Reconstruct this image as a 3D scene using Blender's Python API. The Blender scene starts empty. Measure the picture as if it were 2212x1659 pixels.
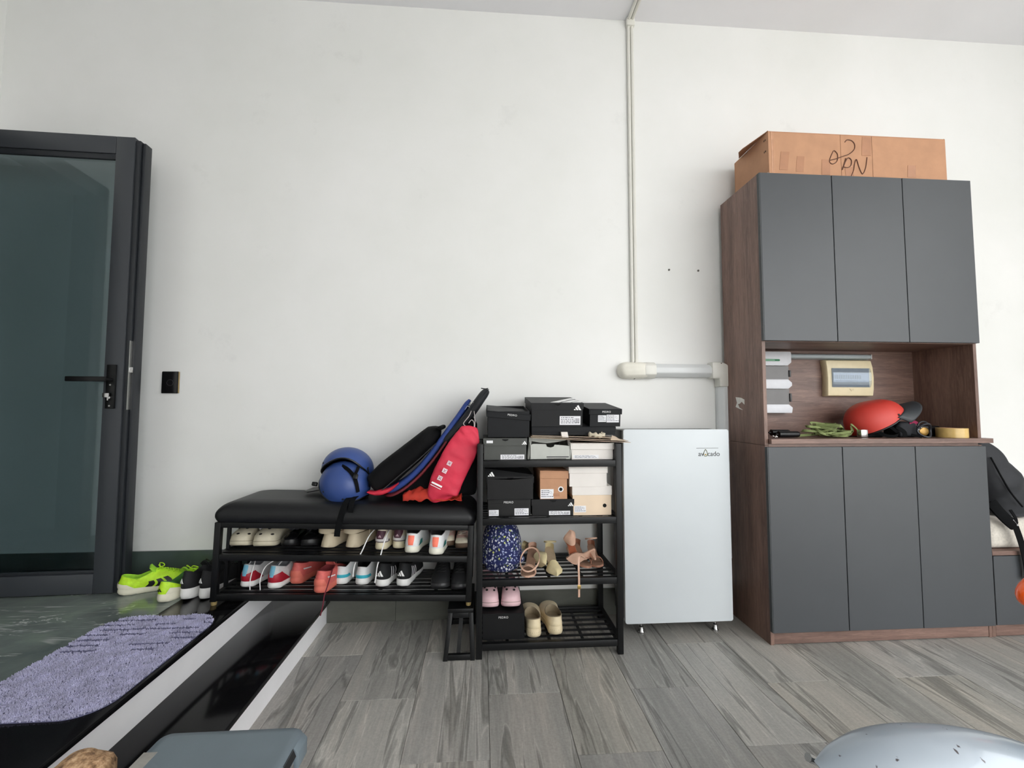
import bpy, bmesh, math, random
from mathutils import Vector, Matrix, noise
from math import sin, cos, pi, sqrt, radians
random.seed(7)
C = bpy.context.scene.collection
SC = bpy.context.scene

# ------------------------------------------------------------------ camera, sky, exposure
cd = bpy.data.cameras.new('camera'); cam = bpy.data.objects.new('camera', cd); C.objects.link(cam)
cd.sensor_width = 36; cd.lens = 15.4237; cd.clip_start = .02
_m = Matrix([[0.997701, -0.005377, -0.067562], [-0.067757, -0.055715, -0.996145], [0.001592, 0.998432, -0.055951]]).to_4x4(); _m.translation = Vector((0.0000,-2.4280,1.1200)); cam.matrix_world = _m
SC.camera = cam
wd = bpy.data.worlds.new('sky'); SC.world = wd; wd.use_nodes = True
bg = wd.node_tree.nodes['Background']; bg.inputs[0].default_value = (.975, .985, .985, 1); bg.inputs[1].default_value = 4.9
SC.view_settings.view_transform = 'Standard'; SC.view_settings.look = 'None'
SC.view_settings.gamma = 1; SC.view_settings.use_curve_mapping = False
SC.view_settings.exposure = 0.0
SC.cycles.use_denoising = True
SC.cycles.max_bounces = 10; SC.cycles.diffuse_bounces = 6; SC.cycles.transparent_max_bounces = 12
SC.cycles.caustics_reflective = False; SC.cycles.caustics_refractive = False

# ------------------------------------------------------------------ materials
def lin(c):
    return tuple(((x/255)/12.92 if x/255 <= .04045 else ((x/255+.055)/1.055)**2.4) for x in c)
_mats = {}
def _new(name):
    m = bpy.data.materials.new(name); m.use_nodes = True
    return m, m.node_tree, m.node_tree.nodes['Principled BSDF']
def N(t, kind, **kw):
    n = t.nodes.new(kind)
    for k, v in kw.items():
        if k.startswith('i_'):
            key = k[2:]; n.inputs[int(key) if key.isdigit() else key.replace('_', ' ')].default_value = v
        else: setattr(n, k, v)
    return n
def mixc(t, fac, a, b, blend='MIX'):
    n = t.nodes.new('ShaderNodeMix'); n.data_type = 'RGBA'; n.blend_type = blend
    for s, v in ((0, fac), (6, a), (7, b)):
        if hasattr(v, 'is_linked'): t.links.new(v, n.inputs[s])
        elif v is not None: n.inputs[s].default_value = v if s == 0 else (*v, 1)
    return n.outputs[2]
def ramp(t, src, stops, interp='LINEAR'):
    r = t.nodes.new('ShaderNodeValToRGB'); r.color_ramp.interpolation = interp
    e = r.color_ramp.elements
    while len(e) < len(stops): e.new(.5)
    for x, (p, c) in zip(e, stops):
        x.position = p; x.color = (*c, 1) if isinstance(c, tuple) else (c, c, c, 1)
    t.links.new(src, r.inputs[0]); return r.outputs[0]
def coords(t, scale=(1, 1, 1), rnd=0., kind='Object'):
    tc = t.nodes.new('ShaderNodeTexCoord'); mp = N(t, 'ShaderNodeMapping'); mp.inputs['Scale'].default_value = scale
    src = tc.outputs[kind]
    if rnd:
        oi = t.nodes.new('ShaderNodeObjectInfo'); mu = N(t, 'ShaderNodeMath', operation='MULTIPLY', i_1=rnd)
        t.links.new(oi.outputs['Random'], mu.inputs[0])
        cb = t.nodes.new('ShaderNodeCombineXYZ')
        for i in range(3): t.links.new(mu.outputs[0], cb.inputs[i])
        ad = N(t, 'ShaderNodeVectorMath', operation='ADD'); t.links.new(src, ad.inputs[0]); t.links.new(cb.outputs[0], ad.inputs[1])
        src = ad.outputs[0]
    t.links.new(src, mp.inputs[0]); return mp.outputs[0]
def noisef(t, vec, scale, detail=3., rough=.55, dist=0.):
    n = N(t, 'ShaderNodeTexNoise', i_Scale=scale, i_Detail=detail, i_Roughness=rough, i_Distortion=dist)
    t.links.new(vec, n.inputs['Vector']); return n.outputs[0]
def bump(t, b, h, strength, dist=.002):
    n = N(t, 'ShaderNodeBump', i_Strength=strength, i_Distance=dist); t.links.new(h, n.inputs['Height']); t.links.new(n.outputs[0], b.inputs['Normal'])
def mat(rgb, rough=.5, var=.12, scale=40, bmp=0., metal=0., spec=.5, coat=0., sheen=0., bscale=None):
    k = (rgb, rough, var, scale, bmp, metal, spec, coat, sheen, bscale)
    if k in _mats: return _mats[k]
    m, t, b = _new('surface_%d' % len(_mats)); c = lin(rgb)
    v = coords(t); n = noisef(t, v, scale)
    t.links.new(ramp(t, n, [(.3, tuple(x*(1-var) for x in c)), (.7, tuple(min(1, x*(1+var)) for x in c))]), b.inputs['Base Color'])
    b.inputs['Roughness'].default_value = rough; b.inputs['Metallic'].default_value = metal
    b.inputs['Specular IOR Level'].default_value = spec; b.inputs['Coat Weight'].default_value = coat
    b.inputs['Sheen Weight'].default_value = sheen
    if bmp: bump(t, b, noisef(t, v, bscale or scale*6, 2), bmp)
    _mats[k] = m; return m
def mat_wood(name, stretch, cols, rough=.45):
    m, t, b = _new(name); v = coords(t, stretch)
    d = noisef(t, v, 2.2, 3, .5)
    w = N(t, 'ShaderNodeTexNoise', i_Scale=9., i_Detail=7., i_Roughness=.7, i_Distortion=1.2); t.links.new(v, w.inputs['Vector'])
    f = noisef(t, v, 60, 2)
    a = ramp(t, w.outputs[0], [(.28, lin(cols[0])), (.5, lin(cols[1])), (.72, lin(cols[2]))])
    a = mixc(t, .35, a, ramp(t, d, [(.35, lin(cols[0])), (.65, lin(cols[2]))]))
    a = mixc(t, .25, a, ramp(t, f, [(.3, (.25, .25, .25)), (.7, (1, 1, 1))]), 'MULTIPLY')
    t.links.new(a, b.inputs['Base Color']); b.inputs['Roughness'].default_value = rough
    bump(t, b, f, .08); return m

def make_wall():
    m, t, b = _new('painted_plaster'); v = coords(t)
    a = ramp(t, noisef(t, v, .9, 5, .6), [(.3, lin((226, 227, 224))), (.7, lin((236, 236, 235)))])
    s = ramp(t, noisef(t, v, 3.1, 6, .72), [(.6, 1.), (.86, .87)])
    a = mixc(t, 1., a, s, 'MULTIPLY')
    k = ramp(t, noisef(t, v, 26, 3, .6), [(.765, 1.), (.80, .72)])
    a = mixc(t, .6, a, k, 'MULTIPLY')
    t.links.new(a, b.inputs['Base Color']); b.inputs['Roughness'].default_value = .55
    b.inputs['Specular IOR Level'].default_value = .25
    bump(t, b, noisef(t, v, 90, 3), .06); return m
WALL = make_wall()
CEIL = mat((240, 240, 244), .8, .02, 2)

def make_tile():
    m, t, b = _new('wood_look_tile'); v = coords(t, rnd=37.)
    tc = t.nodes.new('ShaderNodeVectorMath'); tc.operation = 'MULTIPLY'; t.links.new(v, tc.inputs[0]); tc.inputs[1].default_value = (9., .7, 1.)
    wv = tc.outputs[0]
    broad = noisef(t, wv, .55, 4, .6, .8)
    vein = noisef(t, wv, 1.25, 4, .55, .8)
    fine = N(t, 'ShaderNodeVectorMath', operation='MULTIPLY'); t.links.new(v, fine.inputs[0]); fine.inputs[1].default_value = (60., 4., 1.)
    fn = noisef(t, fine.outputs[0], 2., 4, .65)
    speck = noisef(t, v, 120, 3, .7)
    a = ramp(t, broad, [(.26, lin((140, 140, 137))), (.48, lin((167, 166, 162))), (.74, lin((190, 185, 178)))])
    a = mixc(t, 1., a, ramp(t, vein, [(.395, 1.), (.435, .56), (.458, .76), (.476, 1.), (.485, 1.28), (.498, 1.)]), 'MULTIPLY')
    a = mixc(t, .42, a, ramp(t, fn, [(.3, .66), (.7, 1.2)]), 'MULTIPLY')
    a = mixc(t, .35, a, ramp(t, speck, [(.35, .7), (.65, 1.15)]), 'MULTIPLY')
    oi = t.nodes.new('ShaderNodeObjectInfo')
    a = mixc(t, 1., a, ramp(t, oi.outputs['Random'], [(0, (.84, .84, .85)), (.3, (.97, .95, .90)), (.6, (1., .99, .98)), (1, (1.12, 1.11, 1.09))]), 'MULTIPLY')
    t.links.new(a, b.inputs['Base Color']); b.inputs['Roughness'].default_value = .42; b.inputs['Specular IOR Level'].default_value = .35
    bump(t, b, fn, .12, .001); return m
TILE = make_tile()
GROUT = mat((84, 82, 78), .9)

def make_marble():
    m, t, b = _new('dark_green_marble'); v = coords(t, (1., 1.5, 1.))
    cl = ramp(t, noisef(t, v, 2.4, 5, .6, .6), [(.3, lin((88, 97, 96))), (.55, lin((116, 125, 121))), (.75, lin((136, 152, 138)))])
    rot = N(t, 'ShaderNodeMapping'); rot.inputs['Rotation'].default_value = (0, 0, radians(-28)); rot.inputs['Scale'].default_value = (1.2, 5.5, 1)
    t.links.new(v, rot.inputs[0])
    vn = noisef(t, rot.outputs[0], 1.5, 5, .55, .9)
    br = noisef(t, v, 5, 2)
    line = ramp(t, vn, [(.490, 0.), (.497, 1.), (.503, 1.), (.510, 0.)])
    msk = ramp(t, br, [(.45, 0.), (.56, .9)])
    f = N(t, 'ShaderNodeMath', operation='MULTIPLY'); t.links.new(line, f.inputs[0]); t.links.new(msk, f.inputs[1])
    a = mixc(t, f.outputs[0], cl, lin((205, 208, 204)))
    r2 = N(t, 'ShaderNodeMapping'); r2.inputs['Rotation'].default_value = (0, 0, radians(-36)); r2.inputs['Scale'].default_value = (.8, 4.2, 1); r2.inputs['Location'].default_value = (3.1, 1.7, 0)
    t.links.new(v, r2.inputs[0])
    l2 = ramp(t, noisef(t, r2.outputs[0], 1.1, 3, .5, .5), [(.494, 0.), (.499, 1.), (.501, 1.), (.506, 0.)])
    g = N(t, 'ShaderNodeMath', operation='MULTIPLY'); t.links.new(l2, g.inputs[0]); t.links.new(ramp(t, noisef(t, v, 3.3, 2), [(.42, 0.), (.55, .75)]), g.inputs[1])
    a = mixc(t, g.outputs[0], a, lin((196, 200, 196)))
    t.links.new(a, b.inputs['Base Color']); b.inputs['Roughness'].default_value = .13; b.inputs['Specular IOR Level'].default_value = .45
    return m
MARBLE = make_marble()
def make_granite():
    m, t, b = _new('black_granite'); v = coords(t)
    a = ramp(t, noisef(t, v, 260, 2, .6), [(.45, (.004, .004, .005)), (.72, (.010, .010, .011)), (.83, (.07, .07, .07))])
    t.links.new(a, b.inputs['Base Color']); b.inputs['Roughness'].default_value = .12; b.inputs['Specular IOR Level'].default_value = .22
    return m
GRANITE = make_granite()
def make_basetile():
    m, t, b = _new('baseboard_tile'); v = coords(t, (1., 1., 3.), rnd=11.)
    a = ramp(t, noisef(t, v, 3.2, 5, .62), [(.3, lin((78, 80, 74))), (.7, lin((100, 101, 94)))])
    t.links.new(a, b.inputs['Base Color']); b.inputs['Roughness'].default_value = .3; return m
BASETILE = make_basetile()
BASEDARK = mat((74, 86, 82), .22, .2, 5)
RISER = mat((246, 246, 248), .4, .03, 8)

WV = mat_wood('walnut_laminate_upright', (7., 7., .6), ((86, 64, 56), (122, 95, 84), (156, 126, 113)))
WH = mat_wood('walnut_laminate_level', (.6, 7., 7.), ((82, 62, 55), (116, 90, 81), (150, 121, 109)))
GREYDOOR = mat((64, 67, 71), .42, .03, 5, .04, bscale=500)
DOOREDGE = mat((62, 66, 68), .5)
ALU = mat((58, 61, 66), .4, .03, 8, .02, bscale=600)
ALUDARK = mat((34, 37, 42), .45, .03)
CHROME = mat((205, 205, 205), .22, .03, metal=1.)
STEEL = mat((190, 190, 188), .35, .05, metal=1.)
BLACKMETAL = mat((9, 10, 12), .45, .1, 30, spec=.35)
BLACKPLASTIC = mat((10, 11, 13), .35, .1, spec=.35)
BLACKCLOTH = mat((9, 10, 12), .9, .25, 120, .25, spec=.15)
LEATHER = mat((15, 16, 19), .45, .12, 60, .1, bscale=300, spec=.4)
WHITE = mat((236, 236, 236), .5, .03)
PVC = mat((222, 221, 214), .4, .04, 6)
PVCG = mat((216, 219, 220), .35, .03, 6)
KRAFT = mat((186, 140, 108), .75, .07, 14, .1, bscale=80)
KRAFTD = mat((160, 118, 90), .75, .08, 14)
TAPE = mat((176, 128, 98), .25, .06, 20)
def glass_mat(name, tint, base, rough, glc=(.9, .97, 1, 1)):
    m = bpy.data.materials.new(name); m.use_nodes = True; t = m.node_tree
    for n in list(t.nodes): t.nodes.remove(n)
    o = t.nodes.new('ShaderNodeOutputMaterial'); mx = t.nodes.new('ShaderNodeMixShader'); lw = N(t, 'ShaderNodeLayerWeight', i_Blend=.5)
    pw = N(t, 'ShaderNodeMath', operation='POWER', i_1=4.); t.links.new(lw.outputs['Facing'], pw.inputs[0])
    ad = N(t, 'ShaderNodeMath', operation='MULTIPLY_ADD', i_1=.85, i_2=base, use_clamp=True); t.links.new(pw.outputs[0], ad.inputs[0])
    tr = t.nodes.new('ShaderNodeBsdfTransparent'); tr.inputs[0].default_value = (*tint, 1)
    gl = t.nodes.new('ShaderNodeBsdfGlossy'); gl.inputs['Roughness'].default_value = rough; gl.inputs[0].default_value = glc
    t.links.new(ad.outputs[0], mx.inputs[0]); t.links.new(tr.outputs[0], mx.inputs[1]); t.links.new(gl.outputs[0], mx.inputs[2]); t.links.new(mx.outputs[0], o.inputs[0])
    return m
GLASS = glass_mat('tinted_glass', (.585, .645, .66), .05, .01)

# ------------------------------------------------------------------ mesh builder
class M:
    def __init__(s): s.v = []; s.f = []
    def add(s, v, f):
        o = len(s.v); s.v += [tuple(p) for p in v]; s.f += [tuple(i+o for i in q) for q in f]; return s
    def box(s, x0, x1, y0, y1, z0, z1, mtx=None):
        v = [Vector((x, y, z)) for z in (z0, z1) for y in (y0, y1) for x in (x0, x1)]
        if mtx: v = [mtx @ p for p in v]
        return s.add(v, [(0, 2, 3, 1), (4, 5, 7, 6), (0, 1, 5, 4), (2, 6, 7, 3), (0, 4, 6, 2), (1, 3, 7, 5)])
    def loft(s, rings, cap0=True, cap1=True, closed=True):
        n = len(rings[0]); v = [p for r in rings for p in r]; f = []
        for k in range(len(rings)-1):
            for i in range(n if closed else n-1):
                j = (i+1) % n; f.append((k*n+i, k*n+j, (k+1)*n+j, (k+1)*n+i))
        if cap0: f.append(tuple(range(n))[::-1])
        if cap1: f.append(tuple((len(rings)-1)*n+i for i in range(n)))
        return s.add(v, f)
    def prism(s, pts, off):            # pts: planar 3D polygon, extruded along vector off
        off = Vector(off); a = [Vector(p) for p in pts]
        return s.loft([a, [p+off for p in a]])
    def tube(s, pts, r, n=8, cap=True):
        pts = [Vector(p) for p in pts]; rings = []; up = None
        for i, p in enumerate(pts):
            d = (pts[min(i+1, len(pts)-1)] - pts[max(i-1, 0)]).normalized()
            if up is None: up = Vector((0, 0, 1)) if abs(d.z) < .9 else Vector((1, 0, 0))
            a = d.cross(up).normalized(); b = a.cross(d).normalized(); up = b
            rr = r[i] if isinstance(r, (list, tuple)) else r
            rings.append([p + a*rr*cos(2*pi*k/n) + b*rr*sin(2*pi*k/n) for k in range(n)])
        return s.loft(rings, cap, cap)
    def ribbon(s, pts, w, th, side):    # flat band; side = width direction
        pts = [Vector(p) for p in pts]; rings = []
        for i, p in enumerate(pts):
            d = (pts[min(i+1, len(pts)-1)] - pts[max(i-1, 0)]).normalized()
            sd = Vector(side[i] if isinstance(side, list) else side); sd = (sd - d*sd.dot(d)).normalized(); nn = d.cross(sd)
            ww = w[i] if isinstance(w, (list, tuple)) else w
            rings.append([p+sd*ww/2+nn*th/2, p-sd*ww/2+nn*th/2, p-sd*ww/2-nn*th/2, p+sd*ww/2-nn*th/2])
        return s.loft(rings)
    def grid(s, fn, nu, nv):
        v = [fn(i/nu, j/nv) for j in range(nv+1) for i in range(nu+1)]
        f = [(j*(nu+1)+i, j*(nu+1)+i+1, (j+1)*(nu+1)+i+1, (j+1)*(nu+1)+i) for j in range(nv) for i in range(nu)]
        return s.add(v, f)
    def ball(s, c, r, nu=16, nv=10, fn=None):
        c = Vector(c); r = (r, r, r) if not isinstance(r, (tuple, list)) else r
        rings = []
        for j in range(1, nv):
            a = pi*j/nv; rings.append([c+Vector((r[0]*sin(a)*cos(2*pi*i/nu), r[1]*sin(a)*sin(2*pi*i/nu), -r[2]*cos(a))) for i in range(nu)])
        if fn: rings = [[fn(p) for p in q] for q in rings]
        return s.loft(rings)
    def cyl(s, a, b, r, n=16): return s.tube([a, b], r, n)
    def xf(s, mtx): s.v = [tuple(mtx @ Vector(p)) for p in s.v]; return s
def sweep(path, hw, hd, n=14, pw=2.6, ax=(0, 1, 0)):
    """body swept along a path: half width hw across the path, half depth hd along ax."""
    path = [Vector(p) for p in path]; ax = Vector(ax); rings = []
    for i, p in enumerate(path):
        d = (path[min(i+1, len(path)-1)] - path[max(i-1, 0)]).normalized(); nn = d.cross(ax).normalized()
        r = []
        for k in range(n):
            a = 2*pi*k/n; ca, sa = cos(a), sin(a)
            r.append(p + nn*hw[i]*math.copysign(abs(ca)**(2/pw), ca) + ax*hd[i]*math.copysign(abs(sa)**(2/pw), sa))
        rings.append(r)
    return rings
def spline(pts, n=6):
    pts = [Vector(p) for p in pts]; out = []
    for i in range(len(pts)-1):
        a, b, c, d = pts[max(i-1, 0)], pts[i], pts[i+1], pts[min(i+2, len(pts)-1)]
        for k in range(n):
            t = k/n; out.append(.5*((2*b)+(c-a)*t+(2*a-5*b+4*c-d)*t*t+(3*b-a-3*c+d)*t**3))
    return out+[pts[-1]]
def lerp(xs, ys, x):
    if x <= xs[0]: return ys[0]
    for a, b, c, d in zip(xs, xs[1:], ys, ys[1:]):
        if x <= b: return c+(d-c)*(x-a)/(b-a)
    return ys[-1]

# ------------------------------------------------------------------ objects
def thing(name, label, cat, loc=(0, 0, 0), rot=(0, 0, 0), group=None):
    o = bpy.data.objects.new(name, None); C.objects.link(o); o.empty_display_size = .05
    o.location = loc; o.rotation_euler = rot; o['label'] = label; o['category'] = cat
    if group: o['group'] = group
    return o
def struct(name, label, loc=(0, 0, 0)):
    o = bpy.data.objects.new(name, None); C.objects.link(o); o.empty_display_size = .05
    o.location = loc; o['kind'] = 'structure'; o['label'] = label; return o
def top(o):
    while o.parent: o = o.parent
    return o
def obj(name, m, material, parent=None, world=True, bev=0., seg=2, smooth=True, ang=35, label=None, sub=0):
    off = top(parent).location if (parent and world) else Vector((0, 0, 0))
    me = bpy.data.meshes.new(name); me.from_pydata([tuple(Vector(p)-off) for p in m.v], [], m.f)
    bm = bmesh.new(); bm.from_mesh(me); bmesh.ops.recalc_face_normals(bm, faces=bm.faces)
    if bev:
        es = [e for e in bm.edges if len(e.link_faces) == 2 and e.calc_face_angle(0) > .6]
        bmesh.ops.bevel(bm, geom=es, offset=bev, segments=seg, profile=.5, affect='EDGES', clamp_overlap=True)
    bm.to_mesh(me); bm.free()
    if smooth:
        for p in me.polygons: p.use_smooth = True
        me.set_sharp_from_angle(angle=radians(ang))
    me.materials.append(material)
    o = bpy.data.objects.new(name, me); C.objects.link(o)
    if parent: o.parent = parent
    if label: o['label'] = label
    if sub:
        md = o.modifiers.new('sub', 'SUBSURF'); md.levels = sub; md.render_levels = sub
    return o
def tag(o, label, cat, group=None):
    o['label'] = label; o['category'] = cat
    if group: o['group'] = group
    return o
def text(name, body, size, parent, loc, material, rot=(pi/2, 0, 0), world=True, ext=.0003, spacing=1., align='CENTER'):
    cu = bpy.data.curves.new(name, 'FONT'); cu.body = body; cu.size = size; cu.extrude = ext
    cu.align_x = align; cu.align_y = 'CENTER'; cu.space_character = spacing
    tmp = bpy.data.objects.new('tmp', cu); C.objects.link(tmp); dg = bpy.context.evaluated_depsgraph_get()
    me = bpy.data.meshes.new_from_object(tmp.evaluated_get(dg)); bpy.data.objects.remove(tmp); bpy.data.curves.remove(cu)
    me.materials.clear(); me.materials.append(material); o = bpy.data.objects.new(name, me); C.objects.link(o); o.parent = parent
    o.location = Vector(loc)-(top(parent).location if world else Vector((0, 0, 0))); o.rotation_euler = rot
    return o
LOGO = [[(.05, 0), (.27, 0), (.17, .17), (.0, .08)], [(.36, 0), (.60, 0), (.37, .42), (.18, .31)], [(.69, 0), (.95, 0), (.58, .64), (.38, .53)]]
def logo(name, parent, o, size, material, ux=(1, 0, 0), uz=(0, 0, 1), world=True):
    m = M(); o = Vector(o); ux = Vector(ux).normalized(); uz = Vector(uz).normalized(); n = ux.cross(uz).normalized()*.0007
    for q in LOGO: m.prism([o+ux*x*size+uz*z*size-n*.2 for x, z in q], n)
    return obj(name, m, material, parent, world)
def rrect(x0, x1, z0, z1, r, n=5):
    p = []
    for cx, cz, a in ((x1-r, z0+r, -90), (x1-r, z1-r, 0), (x0+r, z1-r, 90), (x0+r, z0+r, 180)):
        for k in range(n+1):
            t = radians(a+90*k/n); p.append((cx+r*cos(t), cz+r*sin(t)))
    return p

# ------------------------------------------------------------------ the room
DIST = 2.428
wb = obj('wall_back', M().box(-5., 4.4, 0, .15, -.1, 3.42), WALL); wb['kind'] = 'structure'; wb['label'] = 'off-white plastered wall behind the shoe racks'
ce = obj('ceiling', M().box(-5., 4.4, -5.2, .15, 3.42, 3.55), CEIL); ce['kind'] = 'structure'; ce['label'] = 'pale grey plain ceiling'
m = M(); m.box(-2.69, -2.57, -.26, 0, 0, 3.42); m.box(-2.69, -2.57, -5.2, -1.12, 0, 3.42); m.box(-2.69, -2.57, -1.12, -.26, 2.58, 3.42)
wl = obj('wall_left', m, WALL); wl['kind'] = 'structure'; wl['label'] = 'off-white wall with the house doorway at the far left'
fw = obj('wall_front', M().box(-5., .3, -5.35, -5.2, 0, 3.42), WALL); fw['kind'] = 'structure'  # unseen wall, added to block daylight so the left side falls off darker
m = M(); m.box(4.25, 4.4, -2.1, 0, 0, 3.42)
wr = obj('wall_right', m, WALL); wr['kind'] = 'structure'  # unseen wall; its length is shaped to hold back daylight at the right end
# house beyond the doorway
m = M(); m.box(-5., -4.9, -2.5, 0, 0, 3.42); m.box(-5., -2.69, -2.6, -2.5, 0, 3.42)
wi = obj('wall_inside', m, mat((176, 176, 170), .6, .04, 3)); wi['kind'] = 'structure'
# door frame of the doorway
t_ = struct('trim_1', 'dark metal frame around the doorway in the left wall')
FR = mat((70, 66, 64), .45)
obj('jamb', M().box(-2.70, -2.555, -1.20, -1.10, .25, 2.66), FR, t_, bev=.004)
obj('jamb', M().box(-2.70, -2.555, -.27, -.245, .25, 2.66), FR, t_, bev=.004)
obj('lintel', M().box(-2.70, -2.555, -1.20, -.245, 2.56, 2.66), FR, t_, bev=.004)

# floor: a bed of grout with single tiles
fl = struct('floor', 'floor of long grey wood-look tiles laid in half bond')
obj('grout_bed', M().box(-5.0, 4.4, -5.2, 0, -.06, -.0045), GROUT, fl)
TW, TL = .2842, .636
tm = {}
def tile(x0, x1, y0, y1):
    k = (round(x1-x0, 3), round(y1-y0, 3))
    if k not in tm:
        w, l = (x1-x0)/2-.0007, (y1-y0)/2-.0007
        mm = M().box(-w, w, -l, l, -.008, 0)
        o = obj('tile', mm, TILE, fl, bev=.0008, seg=1, smooth=False); tm[k] = o.data
        o.location = ((x0+x1)/2, (y0+y1)/2, 0); return
    o = bpy.data.objects.new('tile', tm[k]); C.objects.link(o); o.parent = fl; o.location = ((x0+x1)/2, (y0+y1)/2, 0)
for k in range(-10, 16):
    x0 = .031+TW*k; x1 = x0+TW
    if x1 < -2.57 or x0 > 4.2: continue
    x0c, x1c = max(x0, -2.57), min(x1, 4.2)
    y = -.324 if k % 2 else -.006
    ys = [0., y] if k % 2 else [0.]
    while y > -4.4:
        if not k % 2 and y == -.006: pass
        ys.append(y-TL); y -= TL
    for a, b in zip(ys, ys[1:]):
        if x1c < -.86 and b > -1.2: continue
        xx = x0c
        tile(xx, x1c, b, a)
# unseen yard outside, added as a pale plane to bounce daylight onto the ceiling
yd = obj('ground', M().box(-14, 16, -22, -5.2, -.1, -.01), mat((196, 194, 188), .85, .05, 2)); yd['kind'] = 'structure'
yd2 = obj('ground', M().box(4.4, 16, -5.2, 6, -.1, -.01), mat((196, 194, 188), .85, .05, 2)); yd2['kind'] = 'structure'
# lower baseboard tiles
bb = struct('baseboard_back', 'grey tile baseboard along the foot of the wall')
x = -.806
while x < 4.2:
    x2 = min(x+.636 if x > -.8 else -.45, 4.2); obj('tile', M().box(x+.0006, x2-.0006, -.011, 0, 0, .138), BASETILE, bb, bev=.001, seg=1); x = x2
# entrance platform and step
pf = struct('entrance_platform', 'raised entrance of dark marble with black granite step edges')
PE = -1.24
obj('marble_top', M().box(-4.9, -1.365, PE, 0, .228, .25), MARBLE, pf, bev=.001, seg=1)
obj('granite_edge', M().box(-1.364, -1.067, PE-.012, 0, .230, .25), GRANITE, pf, bev=.003)
obj('core', M().box(-4.9, -1.08, PE, 0, 0, .229), RISER, pf, label='white painted riser of the upper step')
obj('granite_front', M().box(-2.57, -1.079, PE-.012, PE, .0, .2295), GRANITE, pf, bev=.002)
obj('step_core', M().box(-1.08, -.806, PE, 0, 0, .104), RISER, pf, label='white painted riser of the lower step')
obj('step_tread', M().box(-1.081, -.789, PE-.012, 0, .104, .125), GRANITE, pf, bev=.003)
obj('step_front', M().box(-1.081, -.8055, PE-.012, PE, .0, .1035), GRANITE, pf, bev=.002)
b2 = struct('baseboard_platform', 'dark green-grey baseboard above the raised entrance')
x = -2.57
for x2 in (-1.95, -1.35, -1.067): obj('tile', M().box(x+.0006, x2-.0006, -.011, 0, .25, .385), BASEDARK, b2, bev=.001, seg=1); x = x2
# ------------------------------------------------------------------ glass door, opened flat along the back wall
dr = struct('door_1', 'open dark aluminium door with tinted glass at the left', (-1.723, -.203, .255))
dr.rotation_euler = (0, 0, radians(2.2))
W_, H_ = .845, 2.205; ST = .085
def dbox(name, x0, x1, z0, z1, mt, y0=0, y1=.05, bev=.003, par=dr, label=None):
    return obj(name, M().box(x0, x1, y0, y1, z0, z1), mt, par, False, bev, label=label)
dbox('stile', -ST, 0, 0, H_, ALU); dbox('stile', -W_, -W_+ST, 0, H_, ALU)
dbox('top_rail', -W_+ST, -ST, H_-.088, H_, ALU); dbox('bottom_rail', -W_+ST, -ST, 0, .09, ALU)
dbox('glass_pane', -W_+ST, -ST, .09, H_-.088, GLASS, .022, .028, 0)
dbox('edge_profile', 0.0005, .022, .0, H_-.012, ALUDARK, .006, .058)
dbox('edge_profile', 0.0225, .038, .004, H_-.018, ALUDARK, .018, .064)
dbox('glazing_bead', -W_+ST, -ST, H_-.115, H_-.0885, ALUDARK, .006, .021, .001)
dbox('glazing_bead', -W_+ST, -ST, .0905, .104, ALUDARK, .006, .021, .001)
lp = dbox('lock_plate', .0225, .0245, .857, 1.19, STEEL, -.0005, .019, 0, label='steel lock strip on the door edge')
dbox('latch', .0245, .034, 1.035, 1.062, CHROME, .002, .015, .001, par=lp)
hp = dbox('handle_plate', -.066, -.026, .862, 1.072, BLACKPLASTIC, -.011, 0, .002)
m = M(); m.cyl((-.046, -.05, 1.0), (-.046, -.0105, 1.0), .011); obj('handle_neck', m, BLACKPLASTIC, hp, False)
m = M().box(-.205, -.036, -.062, -.046, .988, 1.012); obj('handle', m, BLACKPLASTIC, hp, False, .004)
m = M(); m.cyl((-.046, -.02, .914), (-.046, -.0105, .914), .008); m.box(-.068, -.040, -.026, -.021, .915, .935); m.box(-.05, -.042, -.025, -.021, .90, .92)
obj('key', m, CHROME, hp, False, .001, label='silver key in the lock')
m = M(); m.cyl((-.046, -.0125, .975), (-.046, -.0105, .975), .004); obj('screw', m, STEEL, hp, False)
m = M(); m.cyl((-.046, -.0125, .875), (-.046, -.0105, .875), .004); obj('screw', m, STEEL, hp, False)

# ------------------------------------------------------------------ wall switch, wall plugs
sw = thing('wall_switch', 'tall black touch switch plate on the white wall beside the glass door', 'switch', (-1.64, 0, 1.255))
obj('plate', M().box(-1.682, -1.598, -.009, 0, 1.197, 1.313), mat((20, 20, 22), .18, .05), sw, bev=.004)
obj('gold_rim', M().box(-1.5975, -1.5955, -.009, 0, 1.199, 1.311), mat((190, 165, 120), .3, .05, metal=1.), sw, bev=.0005)
m = M(); m.tube([Vector((-1.638+.016*cos(a), -.0093, 1.253+.016*sin(a))) for a in [2*pi*k/20 for k in range(21)]], .0006, 5, False)
obj('touch_ring', m, mat((70, 70, 74), .4), sw)
for i, (x, z, lb) in enumerate(((1.073, 1.922, 'left one of two small grey wall plugs above the pipe cover'), (1.247, 1.921, 'right one of two small grey wall plugs, nearer the tall cabinet'))):
    m = M(); m.tube([(x, 0, z), (x, -.003, z), (x, -.0035, z)], [.006, .006, .004], 10)
    p = obj('wall_plug', m, mat((92, 90, 86), .7), None); tag(p, lb, 'wall plug', 'wall plugs left in the plaster')

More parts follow.
